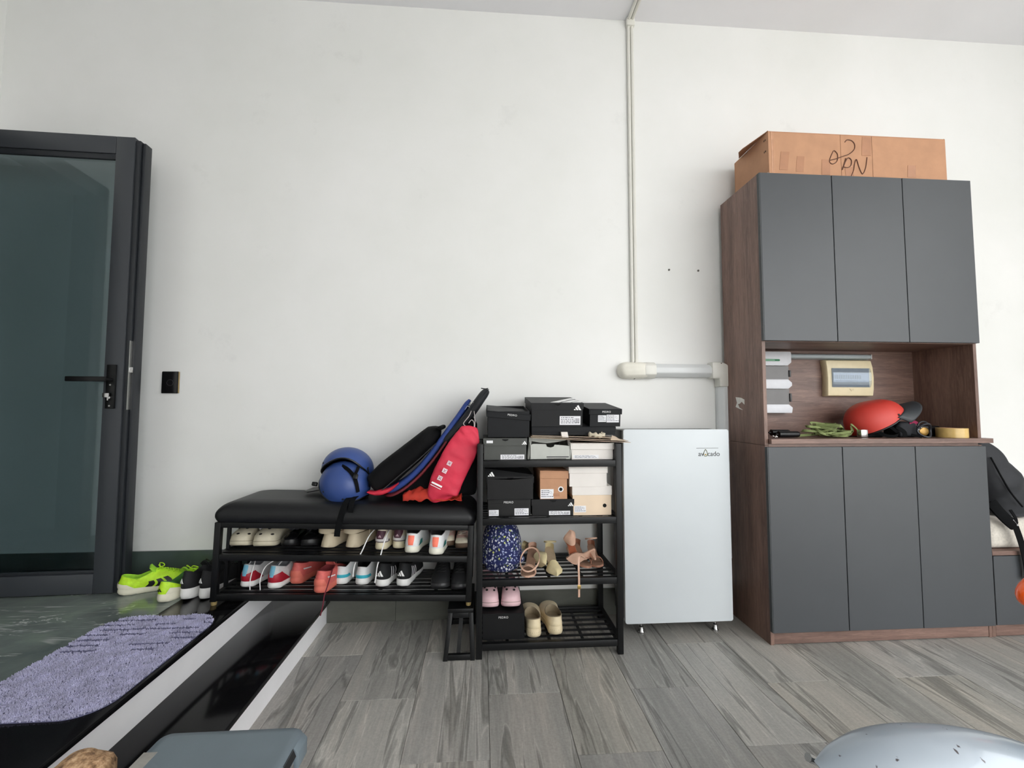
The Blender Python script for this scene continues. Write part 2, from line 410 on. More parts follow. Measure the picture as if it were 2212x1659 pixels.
# ------------------------------------------------------------------ conduit and pipe cover
cdn = thing('conduit', 'thin white double conduit running down the wall from the ceiling', 'conduit', (.865, 0, 1.38))
for dx, nm in ((.0, 'tube'), (.021, 'tube')):
    m = M(); m.tube([(.848+dx, -.011, 1.375), (.848+dx, -.011, 3.405), (.848+dx, -.02, 3.409), (.848+dx, -2.6, 3.409)], .0095, 10)
    obj('tube', m, PVC, cdn)
obj('elbow_box', M().box(.834, .884, -.03, 0, 3.37, 3.418), PVC, cdn, bev=.006)
for z in (): obj('clip', M().box(.836, .882, -.0225, 0, z, z+.016), PVC, cdn, bev=.004)
def duct(x0, x1, z0, z1, d, along, r=.022):
    m = M()
    if along == 'x': pr = [(0, z0), (-d*.55, z0), (-d, z0+r), (-d, z1-r), (-d*.55, z1), (0, z1)]; m.prism([(x0, a, b) for a, b in pr], (x1-x0, 0, 0))
    else: pr = [(x0, 0), (x0, -d*.55), (x0+r, -d), (x1-r, -d), (x1, -d*.55), (x1, 0)]; m.prism([(a, b, z0) for a, b in pr], (0, 0, z1-z0))
    return m
pc = thing('pipe_cover', 'white plastic pipe cover with elbow running behind the white fridge', 'pipe cover', (1.1, 0, 1.33))
obj('level_run', duct(.93, 1.30, 1.298, 1.372, .058, 'x'), PVCG, pc, bev=.004)
m = M()
rings = []
for d, ins in ((0., .0), (-.03, .0), (-.05, .008), (-.064, .022)):
    q = rrect(.758+ins, .935, 1.288+ins, 1.381-ins, .042-ins); rings.append([(x, d, z) for x, z in q])
m.loft(rings); obj('end_cap', m, mat((226, 223, 212), .45, .06, 10), pc, ang=50)
obj('coupling', duct(.90, .965, 1.290, 1.380, .066, 'x', .02), PVC, pc, bev=.004)
m = M(); q = [(1.285, 1.290), (1.325, 1.290), (1.325, 1.245), (1.405, 1.245)] + [(1.330+.075*cos(a), 1.307+.075*sin(a)) for a in [radians(k*15) for k in range(0, 7)]] + [(1.285, 1.382)]
m.prism([(x, 0, z) for x, z in q], (0, -.066, 0)); obj('elbow', m, PVC, pc, bev=.007)
obj('upright_run', duct(1.330, 1.400, .30, 1.247, .058, 'z'), PVCG, pc, bev=.004)
obj('coupling', duct(1.322, 1.374, .86, 1.0, .07, 'z'), PVC, pc, bev=.01)
for x, z in ((.85, 1.2855), (.85, 1.3835), (1.335, 1.372)):
    m = M(); m.cyl((x, -.067 if x > 1 else -.034, z-.004 if x < 1 and z > 1.3 else z+.003), (x, -.02, z-.004 if x < 1 and z > 1.3 else z+.003), .003, 8); obj('screw', m, mat((60, 58, 52), .5), pc)

# ------------------------------------------------------------------ white fridge
fr = thing('refrigerator', 'white glass-fronted small fridge on metal feet beside the tall cabinet', 'fridge', (.975, -.16, 0))
m = M(); q = rrect(.703, 1.249, .070, 1.017, .012)
m.prism([(x, -.27, z) for x, z in q], (0, .012, 0))
GW = mat((204, 210, 214), .22, .02, 3, spec=.3)
dd = obj('door', m, GW, fr, bev=.0025)
obj('door_frame', M().box(.706, 1.246, -.2578, -.235, .073, 1.014), mat((205, 208, 208), .4, .03), fr, bev=.003)
obj('cabinet_body', M().box(.708, 1.244, -.2348, -.078, .078, 1.012), mat((62, 64, 66), .45, .04), fr, bev=.004, label='dark grey cabinet body')
for x in (.802, 1.186):
    for y in (-.21, -.10):
        m = M(); m.tube([(x, y, 0), (x, y, .006), (x, y, .012), (x, y, .03), (x, y, .034), (x, y, .08)], [.017, .017, .012, .010, .005, .005], 12); obj('foot', m, CHROME, fr)
INK = mat((44, 46, 50), .5)
text('lettering', 'av', .034, dd, (1.1165, -.2705, .893), INK, spacing=1., align='RIGHT')
text('lettering', 'cado', .034, dd, (1.1345, -.2705, .893), INK, spacing=1., align='LEFT')
pts = [(0, .021), (.004, .016), (.009, .004), (.010, -.004), (.007, -.011), (0, -.0135), (-.007, -.011), (-.010, -.004), (-.009, .004), (-.004, .016), (0, .021)]
m = M(); m.tube(spline([(1.1255+x, -.2706, .895+z) for x, z in pts], 3), .0014, 6, False); obj('drop_emblem', m, mat((96, 102, 66), .5), dd)
m = M(); m.ball((1.1255, -.2706, .890), (.0042, .001, .0042), 10, 6); obj('emblem_pip', m, mat((170, 140, 70), .5), dd)
obj('emblem_line', M().box(1.078, 1.192, -.2712, -.2701, .9215, .923), INK, dd)

# ------------------------------------------------------------------ tall cabinet
cb = thing('tall_cabinet', 'tall shoe cabinet in walnut laminate with grey doors and an open niche', 'cabinet', (1.94, -.18, 0))
X0, X1 = 1.373, 2.516; YD, YC = -.388, -.368; ZT = 2.30
obj('side_panel', M().box(X0, X0+.018, YC, -.03, .944, ZT), WV, cb, bev=.0008, seg=1)
obj('side_panel', M().box(X0, X0+.018, YC, -.03, 0, .9425), WV, cb, bev=.0008, seg=1)
obj('side_panel', M().box(X1-.02, X1-.002, YC, -.03, .976, ZT), WV, cb, bev=.0008, seg=1)
obj('side_panel', M().box(X1-.02, X1-.002, YC, -.03, 0, .9425), WV, cb, bev=.0008, seg=1)
obj('top_panel', M().box(X0+.018, X1-.02, YC, -.03, ZT-.018, ZT), WH, cb, bev=.0008, seg=1)
obj('shelf', M().box(X0+.018, X1-.02, YC, -.03, 1.452, 1.470), WH, cb, bev=.0008, seg=1)
obj('counter', M().box(X0+.0185, X1+.034, YC-.024, -.03, .952, .975), WH, cb, bev=.001, seg=1)
obj('counter_apron', M().box(X0+.0185, X1-.0205, YC, -.03, .934, .9515), WH, cb, bev=.001, seg=1)
obj('back_panel', M().box(X0+.018, X1-.02, -.05, -.032, .975, 1.452), WH, cb)
obj('back_panel', M().box(X0+.018, X1-.02, -.05, -.032, .06, .934), WH, cb)
obj('back_panel', M().box(X0+.018, X1-.02, -.05, -.032, 1.47, ZT-.018), WH, cb)
obj('plinth', M().box(X0+.018, X1-.02, YC+.002, YC+.02, .003, .062), WH, cb, bev=.001, seg=1)
dw = (X1-X0-.004)/3
for k in range(3):
    a = X0+.003+dw*k
    obj('door', M().box(a, a+dw-.0035, YD, YC-.001, 1.455, ZT), GREYDOOR, cb, bev=.0012, seg=1)
    obj('door', M().box(a, a+dw-.0035, YD, YC-.001, .064, .9365), GREYDOOR, cb, bev=.0012, seg=1)
obj('edge_band', M().box(X0-.0006, X0+.0028, YD+.0012, YC, 1.456, ZT-.001), DOOREDGE, cb)
obj('edge_band', M().box(X0-.0006, X0+.0028, YD+.0012, YC, .065, .9355), DOOREDGE, cb)
# torn sticker on the side
m = M(); p = [(0, -.24, 1.178), (0, -.262, 1.183), (0, -.285, 1.170), (0, -.288, 1.150), (0, -.272, 1.158), (0, -.262, 1.136), (0, -.248, 1.130), (0, -.244, 1.118), (0, -.240, 1.135)]
p = [(1.373,-0.1335,1.184), (1.373,-0.1805,1.18), (1.373,-0.2131,1.169), (1.373,-0.2118,1.143), (1.373,-0.1878,1.158), (1.373,-0.1705,1.148), (1.373,-0.1534,1.146), (1.373,-0.1654,1.128), (1.373,-0.1981,1.114), (1.373,-0.165,1.121), (1.373,-0.1311,1.131), (1.373,-0.1451,1.153)]
m.prism(p, (-.0006, 0, 0)); obj('sticker', m, mat((222, 220, 214), .6), cb, label='torn remains of a white sticker')

# low bench cabinet to the right
lc = thing('bench_cabinet', 'low walnut bench cabinet with a grey door right of the tall cabinet', 'cabinet', (2.9, -.18, 0))
obj('top_board', M().box(2.52, 3.40, -.382, -.03, .398, .419), WH, lc, bev=.001, seg=1)
for x in (2.52, 3.382): obj('side_panel', M().box(x, x+.018, -.364, -.03, 0, .398), WV, lc, bev=.001, seg=1)
obj('back_panel', M().box(2.538, 3.382, -.05, -.032, .05, .398), WH, lc)
obj('plinth', M().box(2.538, 3.382, -.364, -.346, .003, .062), WH, lc, bev=.001, seg=1)
for x in (2.523, 2.962): obj('door', M().box(x, x+.435, -.383, -.365, .064, .395), GREYDOOR, lc, bev=.0012, seg=1)
m = M(); m.box(2.535, 3.385, -.36, -.045, .420, .565)
cu = obj('seat_cushion', m, mat((206, 200, 190), .9, .12, 90, .3, sheen=.2), None, bev=.035, seg=4); tag(cu, 'cream fabric seat cushion on the low bench cabinet at the right edge', 'cushion')

# ------------------------------------------------------------------ metal rack
rk = thing('shoe_rack', 'black metal four-tier shoe rack stacked with shoe boxes beside the fridge', 'shoe rack', (.315, -.22, 0))
RX0, RX1, RY0, RY1 = -.008, .638, -.386, -.05
for x in (RX0, RX1):
    for y in (RY0, RY1):
        obj('post', M().box(x-.0135, x+.0135, y-.0135, y+.0135, 0, .957), BLACKMETAL, rk, bev=.002)
    obj('side_rail', M().box(x-.011, x+.011, RY0+.0135, RY1-.0135, .930, .955), BLACKMETAL, rk, bev=.002)
for ti, zt in enumerate((.066, .345, .619, .880)):
    for y in (RY0, RY1): obj('shelf_rail', M().box(RX0+.0135, RX1-.0135, y-.0115, y+.0115, zt-.03, zt), BLACKMETAL, rk, bev=.002)
    for x in (RX0, RX1): obj('shelf_rail', M().box(x-.0115, x+.0115, RY0+.0135, RY1-.0135, zt-.03, zt), BLACKMETAL, rk, bev=.002)
    for k in range(6):
        y = RY0+.0485*(k+1); obj('shelf_bar', M().box(RX0+.0115, RX1-.0115, y-.0055, y+.0055, zt-.007, zt-.0005), BLACKMETAL, rk)
    for x in (.12, .315, .47): obj('cross_bar', M().box(x-.007, x+.007, RY0+.0115, RY1-.0115, zt-.012, zt-.0075), BLACKMETAL, rk)

# ------------------------------------------------------------------ cushioned bench (its right end sits on a low stand)
TILT = radians(1.6)
bn = thing('shoe_bench', 'black shoe bench with padded leather top and two slatted shelves', 'bench', (-1.195, -.195, .25), (0, TILT, 0))
BL = 1.150
def bbox(name, x0, x1, y0, y1, z0, z1, mt=BLACKMETAL, bev=.002): return obj(name, M().box(x0, x1, y0, y1, z0, z1), mt, bn, False, bev)
FY, BY = -.165, .165
for x in (.0, BL-.026):
    for y in (FY, BY-.026):
        bbox('leg', x, x+.026, y, y+.026, .016, .362)
        m = M(); m.tube([(x+.013, y+.013, 0), (x+.013, y+.013, .016)], [.011, .013], 12); obj('rubber_foot', m, mat((150, 130, 84), .6), bn, False)
    bbox('side_rail', x+.003, x+.023, FY+.026, BY-.026, .022, .046); bbox('side_rail', x+.003, x+.023, FY+.026, BY-.026, .196, .220)
    bbox('side_rail', x+.003, x+.023, FY+.026, BY-.026, .338, .362)
    for y in (-.075, .035): bbox('side_bar', x+.006, x+.020, y, y+.018, .046, .338)
for y in (FY, BY-.026):
    bbox('front_rail' if y == FY else 'rear_rail', .026, BL-.026, y+.002, y+.024, .020, .048)
    bbox('front_rail' if y == FY else 'rear_rail', .026, BL-.026, y+.002, y+.024, .194, .222)
    bbox('front_rail' if y == FY else 'rear_rail', .026, BL-.026, y+.002, y+.024, .338, .362)
for z in (.047, .221):
    for k in range(6):
        y = FY+.052+k*.044; bbox('shelf_slat', .023, BL-.023, y-.011, y+.011, z-.007, z, bev=0)
    for x in (.16, .42, .72, .98): bbox('cross_bar', x-.008, x+.008, FY+.024, BY-.024, z-.014, z-.0075, bev=0)
m = M(); rings = []
for z, ins in [(p.x, p.y) for p in spline([(.363, .006, 0), (.368, .0, 0), (.385, -.006, 0), (.405, -.004, 0), (.425, .008, 0), (.440, .026, 0), (.449, .05, 0), (.454, .09, 0)], 4)]:
    q = rrect(-.002+ins*1.15, BL+.004-ins*1.1, FY-.006+ins*.8, BY+.004-ins*.35, max(.012, .034-ins*.1), 8)
    rings.append([(x, y, z) for x, y in q])
m.loft(rings); obj('seat_pad', m, LEATHER, bn, False, ang=60)

# low stand under the right end
sd = thing('metal_stand', 'small black metal stand propping up the right end of the shoe bench', 'stand', (-.09, -.22, 0))
tz = .2135
for y in (-.395, -.065):
    dy = .03 if y < -.2 else -.03
    m = M()
    for xa, xb in ((-.158, -.138), (-.037, -.045)):
        m = M(); m.prism([(xa-.010, y-.009, 0), (xa+.010, y-.009, 0), (xa+.010, y+.009, 0), (xa-.010, y+.009, 0)], (xb-xa, dy, tz-.018)); obj('leg', m, BLACKMETAL, sd, bev=.0015)
    obj('foot_rail', M().box(-.147, -.047, y-.008, y+.010, .003, .027), BLACKMETAL, sd, bev=.0015)
    obj('top_rail', M().box(-.127, -.056, y+dy-.008, y+dy+.008, tz-.042, tz-.019), BLACKMETAL, sd, bev=.0015)
obj('top_plate', M().box(-.150, -.034, -.375, -.085, tz-.018, tz), BLACKMETAL, sd, bev=.002)
m = M(); m.prism([(-.110, -.386, .015), (-.092, -.386, .015), (-.092, -.378, .015), (-.110, -.378, .015)], (.012, .03, .17)); obj('stay', m, BLACKMETAL, sd)
# ------------------------------------------------------------------ shoes
class Shoe:
    """Heel at y=0, toe at +y. Surface between sole outline and collar; u runs round the outline (0 heel, .5 toe), v from sole to collar."""
    def __init__(s, L=.275, W=.098, sh=.028, st=.020, hb=.098, hs=.066, hf=.098, toe=.052, open0=.035, open1=.50, lean=.0, side=1, cw=.33, spring=.010, flare=1.04):
        s.__dict__.update(locals()); s.hwt = ([0, .02, .06, .14, .3, .5, .7, .82, .92, .97, 1.], [0., .34, .52, .66, .70, .80, .99, .95, .70, .44, 0.])
    def hw(s, t):
        if t < .16: return s.W/2*.69*sqrt(max(0, 1-(1-t/.16)**2))
        if t > .80: return s.W/2*.985*sqrt(max(0, 1-((t-.80)/.2)**2.3))
        return s.W/2*lerp([.16, .3, .48, .66, .80], [.69, .705, .76, .95, .985], t)
    def cx(s, t): return s.side*.006*sin(pi*min(1, max(0, (t-.4)/.6)))
    def outline(s, u, k=1., z=0.):
        u %= 1.; t = (1-cos(2*pi*u))/2; sg = 1 if u <= .5 else -1
        return Vector((s.cx(t)+sg*s.hw(t)*k, s.L*(.5+(t-.5)*(1+(k-1)*.5)), z))
    def t(s, u): return (1-cos(2*pi*(u % 1.)))/2
    def lift(s, t): return s.spring*max(0, (t-.72)/.28)**1.6 + .004*max(0, (.10-t)/.1)
    def stop(s, t): return s.sh+(s.st-s.sh)*min(1, max(0, (t-.15)/.6))+s.lift(t)
    def collar(s, u):
        u %= 1.; t = s.t(u); sg = 1 if u <= .5 else -1
        y = s.L*(s.open0+(s.open1-s.open0)*t); w = s.W*s.cw*max(0., 1-(2*t-1)**2)**.5
        z = lerp([0, .12, .45, .8, 1], [s.hb, s.hb-.006, s.hs, (s.hs+s.hf)/2, s.hf], t)
        return Vector((s.cx(.4)+sg*w, y, z+.0))
    def S0(s, u, v):
        t = s.t(u); o = s.outline(u, .985, s.stop(t)); c = s.collar(u); dz = c.z-o.z
        f = max(0, (t-.55)/.45)**1.2
        h1 = dz*.45*(1-f)+(s.toe-s.stop(t))*1.15*f
        n = (o-Vector((0, s.L*.5, o.z))); n.z = 0; n = n.normalized() if n.length > 1e-6 else Vector((0, 1, 0))
        p1 = o+Vector((0, 0, h1))+n*.006*(1-f)
        dxy = o-c; dxy.z = 0
        p2 = c+dxy*.42+Vector((0, 0, -dz*(.40*(1-f)+.30*f)))
        a = 1-v
        return o*a**3+p1*3*a*a*v+p2*3*a*v*v+c*v**3
    def S(s, u, v, off=0.):
        p = s.S0(u, v)
        if off:
            e = .004; du = s.S0(u+e, v)-s.S0(u-e, v); dv = s.S0(u, min(1, v+.02))-s.S0(u, max(0, v-.02)); n = dv.cross(du)*-1
            n = n.normalized() if n.length > 1e-9 else Vector((0, 0, 1))
            ctr = Vector((s.cx(.4), min(max(p.y, s.L*.3), s.L*.72), s.sh*.4))
            if n.dot(p-ctr) < 0: n = -n
            p = p+n*off
        return p
    def sole(s, n=64, tread=0):
        r = []; us = [i/n for i in range(n)]
        for k, f in ((.90, 0.), (.97, .04), (s.flare, .30), (s.flare*.995, .62), (1.0, 1.)):
            q = []
            for u in us:
                t = s.t(u); p = s.outline(u, k); b = s.lift(t)
                p.z = b+(s.stop(t)+.0015-b)*f; q.append(p)
            r.append(q)
        return M().loft(r)
    def upper(s, n=64, nv=12):
        r = [[s.S(i/n, j/nv) for i in range(n)] for j in range(nv+1)]
        return M().loft(r, True, False)
    def lining(s, n=32):
        r = []
        for k, dz, w in ((1., .0, 0), (.93, .002, 0), (.88, -.006, 0), (.9, -.5, 1), (.9, -.86, 1), (.6, -.9, 1)):
            q = []
            for i in range(n):
                c = s.collar(i/n); m = Vector((s.cx(.4), s.L*(s.open0+s.open1)/2, c.z)); p = m+(c-m)*k
                p.z = c.z+(dz if not w else dz*(c.z-s.sh)); q.append(p)
            r.append(q)
        return M().loft(r, False, True)
    def patch(s, c, nu=14, nv=8, off=.0022):
        c = [Vector((a, b, 0)) for a, b in c]; m = M()
        def f(i, j):
            p = (c[0]*(1-i)+c[1]*i)*(1-j)+(c[3]*(1-i)+c[2]*i)*j
            return s.S(p.x, p.y, off)
        return m.grid(f, nu, nv)
    def laces(s, vs=(.52, .63, .74, .85, .95), d=.055, r=.0022):
        m = M()
        for i, v in enumerate(vs):
            k = d*(1+.25*i/len(vs))
            a = [s.S(.5+x, v, .004) for x in (-k, -k*.5, 0, k*.5, k)]; m.tube(a, r, 6)
            if i+1 < len(vs):
                m.tube([s.S(.5-k, v, .003), s.S(.5, (v+vs[i+1])/2, .006), s.S(.5+k, vs[i+1], .003)], r, 6)
        p = s.S(.5, .96, .006)
        for sg in (-1, 1): m.tube(spline([p, p+Vector((sg*.016, -.004, .014)), p+Vector((sg*.032, .008, .006)), p+Vector((sg*.018, .014, -.002)), p], 4), r, 6)
        return m
    def tongue(s):
        m = M(); b = s.S(.5, .93); 
        def f(i, j):
            x = (i-.5)*s.W*.46; y = b.y-.012-.03*j; z = b.z-.012+.036*j-.010*(2*(i-.5))**2*1.2
            return Vector((s.cx(.4)+x, y, z))
        def rw(k): return [f(i/6, k/5) for i in range(7)]+[f(i/6, k/5)+Vector((0, .006, .003)) for i in range(6, -1, -1)]
        return m.loft([rw(k) for k in range(6)])
def sneaker(name, label, loc, rz, up, so, lin_=None, group=None, L=.275, side=1, parts=(), lacec=None, tong=None, tilt=0., cat='shoe', **kw):
    s = Shoe(L=L, side=side, **kw)
    t = thing(name, label, cat, loc, (0, tilt, rz), group)
    obj('sole', s.sole(), so, t, False, ang=50); uo = obj('upper', s.upper(), up, t, False, ang=60)
    obj('lining', s.lining(), lin_ or mat((60, 60, 64), .9), t, False, ang=60)
    for ip, (nm, c, mt) in enumerate(parts):
        if nm == 'logo':
            u0, v0, sz = c[:3]; m = M()
            for q in LOGO:
                a, b, d, e = [Vector((x, z)) for x, z in q]
                def lf(i, j):
                    p = (a*(1-i)+b*i)*(1-j)+(e*(1-i)+d*i)*j; return s.S(u0+(p.x-.5)*sz/.36, v0+p.y*sz/.062, .0030+.0006*ip)
                m.grid(lf, 4, 4)
            obj('logo', m, mt, t, False)
        else: obj(nm, s.patch(c, off=.0020+.0006*ip), mt, t, False)
    if tong is not None: obj('tongue', s.tongue(), tong, t, False)
    if lacec is not None: obj('laces', s.laces(), lacec, t, False)
    return t, s
def at_heel(p, rz, dy=0.): return Vector(p)+Vector((-sin(rz)*dy, cos(rz)*dy, 0))
def at_toe(p, rz, L):      # rz about pi: toe towards the room
    return Vector(p)-Vector((-sin(rz)*L, cos(rz)*L, 0))
LIME = mat((186, 232, 40), .55, .12, 60, .2); LIMED = mat((150, 205, 50), .8, .12, 60)
BONE = mat((224, 220, 200), .55, .05); SOLEW = mat((232, 232, 230), .5, .05); BLK = mat((16, 17, 20), .75, .2, 90, .2); BLKG = mat((18, 18, 20), .45)
CREAM = mat((214, 205, 184), .6, .07, 50, .1); RED = mat((160, 26, 44), .45, .12); LGREY = mat((196, 196, 196), .7, .08, 90, .2)
BLUE = mat((110, 172, 196), .5); CORAL = mat((208, 98, 92), .6, .1, 60, .1); CORALS = mat((214, 112, 96), .6, .08); MAROON = mat((104, 26, 42), .8)
TEAL = mat((58, 176, 196), .5); TEALD = mat((40, 128, 122), .5); ORANGE = mat((255, 126, 102), .55); BURG = mat((66, 26, 44), .6); PALEPINK = mat((222, 184, 172), .7)
GUM = mat((98, 78, 62), .6); SHWHITE = mat((228, 229, 230), .6, .04, 80, .1); WHT = mat((235, 235, 235), .5)

# neon pair and black pair on the entrance floor
L = .285
p = (-1.678,-0.207,0.25); rz = radians(-62)
t, s = sneaker('running_shoe', 'neon yellow running shoe lying side-on beside the glass door', at_heel(p, rz, -.012), rz, LIME, BONE, LIMED, 'neon yellow running shoes', L, 1, lacec=LIME, tong=LIMED, hb=.088,
    parts=[('stripe', [(.205, .05), (.234, .05), (.285, .62), (.256, .62)], BLKG), ('stripe', [(.247, .05), (.276, .05), (.328, .62), (.299, .62)], BLKG), ('stripe', [(.289, .05), (.318, .05), (.371, .60), (.342, .62)], BLKG), ('heel_cup', [(-.07, .03), (.16, .03), (.12, .35), (-.06, .45)], BONE)])
p = (-1.43,-0.3159,0.25); rz = radians(-15)
t, s = sneaker('running_shoe', 'neon yellow running shoe with its heel to the room, next to black runners', at_heel(p, rz, -.005), rz, LIME, BONE, mat((70, 120, 60), .9), 'neon yellow running shoes', L, -1, lacec=LIME, tong=LIMED, hb=.092, hs=.06, sh=.034,
    parts=[('logo', (.0, .22, .026, .04, .2), BLKG), ('heel_cup', [(.06, .02), (.22, .02), (.20, .35), (.10, .5)], BONE)])
for i, (px, lb) in enumerate((((-1.351,-0.2973,0.25), 'black running shoe with thick white sole, left one beside the bench leg'), ((-1.269,-0.2978,0.25), 'black running shoe with thick white sole, right one half behind the bench leg'))):
    rz = radians(-13)
    sneaker('running_shoe', lb, at_heel(px, rz, .002), rz, BLK, SOLEW, BLK, 'black running shoes by the bench', .28, 1-2*i, lacec=BLK, tong=BLK, W=.086, sh=.046, st=.034, hb=.125, hs=.09, hf=.12,
        parts=[('logo', (-.02, .30, .030, .04, .2), WHT)])

# trainers on the bench, heels to the room: lower shelf
def pair(pts, rzs, name, labs, grp, up, so, lin_, L=.258, **kw):
    out = []
    for i, (p, rz, lb) in enumerate(zip(pts, rzs, labs)):
        rz = radians(rz); out.append(sneaker(name, lb, at_heel(p, rz), rz, up, so, lin_, grp, L, 1-2*i, tilt=TILT, **kw))
    return out
k = pair([(-1.089,-0.2852,0.2936), (-0.9608,-0.3001,0.2901)], (-9, -9), 'trainer', ('grey and red trainer with blue heel tab, left of its pair on the lower shelf', 'grey and red trainer with blue heel tab, right of its pair on the lower shelf'), 'grey and red trainers',
    LGREY, SOLEW, mat((120, 122, 126), .9), lacec=None, tong=LGREY, W=.094, hb=.105, hs=.085, sh=.026,
    parts=[('heel_counter', [(-.20, .02), (.0, .02), (.0, .36), (-.13, .66)], RED), ('heel_counter', [(.0, .02), (.20, .02), (.13, .66), (.0, .36)], RED), ('heel_tab', [(-.022, .30), (.022, .30), (.05, .98), (-.05, .98)], BLUE)])
for (t, s), dx in zip(k, (.031, -.034)):
    m = M(); c = s.collar(.16 if dx > 0 else .84)
    m.tube(spline([s.collar(.4 if dx > 0 else .6)+Vector((0, 0, .004)), Vector((dx*.5, .06, .116)), Vector((dx*1.15, .012, .098)), Vector((dx*1.3, -.014, .05)), Vector((dx*1.28, -.012, .004)), Vector((dx*1.3, -.008, -.02))], 5), .0022, 6); obj('lace', m, WHT, t, False)
    m = M(); m.tube(spline([s.collar(.42), Vector((-dx*.35, .075, .112)), Vector((-dx*.2, .04, .098)), Vector((-dx*.6, .02, .088))], 5), .0022, 6); obj('lace', m, WHT, t, False)
k = pair([(-0.8822,-0.2467,0.2879), (-0.7344,-0.3496,0.2838)], (-9, -9), 'trainer', ('coral pink trainer, left of its pair and set back on the lower shelf', 'coral pink trainer, right of its pair at the edge of the lower shelf'), 'coral pink trainers',
    CORAL, CORALS, mat((120, 44, 48), .9), tong=CORAL, lacec=None, W=.092, hb=.10, hs=.085, sh=.03, parts=[('side_flash', [(.12, .5), (.22, .45), (.22, .56), (.12, .62)], WHT), ('side_flash', [(-.12, .5), (-.22, .45), (-.22, .56), (-.12, .62)], WHT), ('heel_counter', [(-.10, .02), (.10, .02), (.07, .45), (-.07, .45)], CORALS)])
t, s = k[1]
m = M(); m.tube(spline([Vector((.034, .06, .09)), Vector((.052, -.012, .05)), Vector((.050, -.035, .012)), Vector((.046, -.036, -.03)), Vector((.036, -.034, -.075))], 5), .0026, 6); obj('lace', m, MAROON, t, False, label='maroon lace hanging over the shelf edge')
pair([(-0.6743,-0.2507,0.2822), (-0.5743,-0.2555,0.2794)], (-6, -6), 'trainer', ('white trainer with turquoise heel band, left of its pair', 'white trainer with turquoise heel band, right of its pair'), 'white trainers with turquoise bands',
    SHWHITE, SOLEW, BLK, W=.092, hb=.086, hs=.10, hf=.135, cw=.36, open1=.46, parts=[('heel_band', [(-.16, .05), (.16, .05), (.14, .30), (-.14, .30)], TEAL)])
pair([(-0.4768,-0.2765,0.2767), (-0.3791,-0.2705,0.274)], (-9, -9), 'trainer', ('black and white trainer with three-bar heel logo, left of its pair', 'black and white trainer with three-bar heel logo, right of its pair'), 'black and white trainers',
    BLK, SOLEW, BLK, W=.094, hb=.108, hs=.09, hf=.12, sh=.032, parts=[('logo', (-.005, .20, .036, .04, .2), WHT), ('stripe', [(.14, .04), (.155, .04), (.20, .85), (.185, .85)], WHT), ('stripe', [(.17, .04), (.185, .04), (.23, .8), (.215, .8)], WHT), ('stripe', [(.20, .04), (.215, .04), (.26, .75), (.245, .75)], WHT)])
pair([(-0.1922,-0.3172,0.2688), (-0.106,-0.3271,0.2664)], (181, 181), 'casual_shoe', ('plain black lace-up shoe, left one at the right end of the lower shelf', 'plain black lace-up shoe, right one beside the bench leg on the lower shelf'), 'plain black shoes',
    BLK, mat((44, 44, 46), .4, .1), BLK, W=.094, hb=.10, lacec=BLKG, tong=BLK)
for o in [o for o in C.objects if o.name.startswith('casual_shoe')]:
    o.location += Vector((0, .27, 0))
# upper shelf
k = pair([(-0.4785,-0.2922,0.4525), (-0.4015,-0.2699,0.4504)], (-7, -7), 'trainer', ('cream trainer with burgundy heel patch and long loose white laces', 'cream trainer with burgundy heel patch, tucked beside the white and coral trainer'), 'cream and burgundy trainers',
    CREAM, mat((224, 214, 184), .55, .05), BLK, W=.084, hb=.098, hs=.085, sh=.030, parts=[('heel_band', [(-.15, .06), (.15, .06), (.15, .22), (-.15, .22)], mat((96, 84, 84), .7)), ('heel_cup', [(-.12, .12), (.12, .12), (.12, .45), (-.12, .45)], mat((206, 202, 200), .6)), ('heel_patch', [(-.045, .28), (.045, .28), (.11, .9), (-.11, .9)], BURG), ('logo', (.0, .40, .018, .04, .2), mat((190, 160, 170), .6))])
t, s = k[0]
m = M(); m.tube(spline([Vector((-.030, .08, .10)), Vector((-.042, -.02, .075)), Vector((-.062, -.052, .012)), Vector((-.086, -.056, -.035)), Vector((-.094, -.058, -.07)), Vector((-.094, -.062, -.10))], 6), .0028, 6); obj('lace', m, WHT, t, False)
m = M(); m.tube(spline([Vector((.030, .08, .10)), Vector((.036, -.02, .07)), Vector((.026, -.052, .0)), Vector((.014, -.056, -.05)), Vector((.010, -.058, -.10)), Vector((.008, -.062, -.122))], 6), .0028, 6); obj('lace', m, WHT, t, False)
pair([(-0.328,-0.3348,0.4484), (-0.2133,-0.3578,0.4452)], (-5, -5), 'trainer', ('white trainer with coral heel tab and teal flash, left of its pair', 'white trainer with coral heel tab and teal flash, right of its pair'), 'white trainers with coral heel tabs',
    SHWHITE, mat((230, 228, 214), .5, .08, 30), mat((70, 68, 70), .9), W=.098, hb=.092, hs=.10, hf=.13, sh=.028, cw=.36, parts=[('heel_tab', [(-.028, .12), (.028, .12), (.055, .86), (-.055, .86)], ORANGE), ('side_flash', [(.10, .08), (.19, .08), (.19, .42), (.15, .40)], TEALD), ('side_flash', [(-.10, .08), (-.19, .08), (-.19, .42), (-.15, .40)], TEALD)])
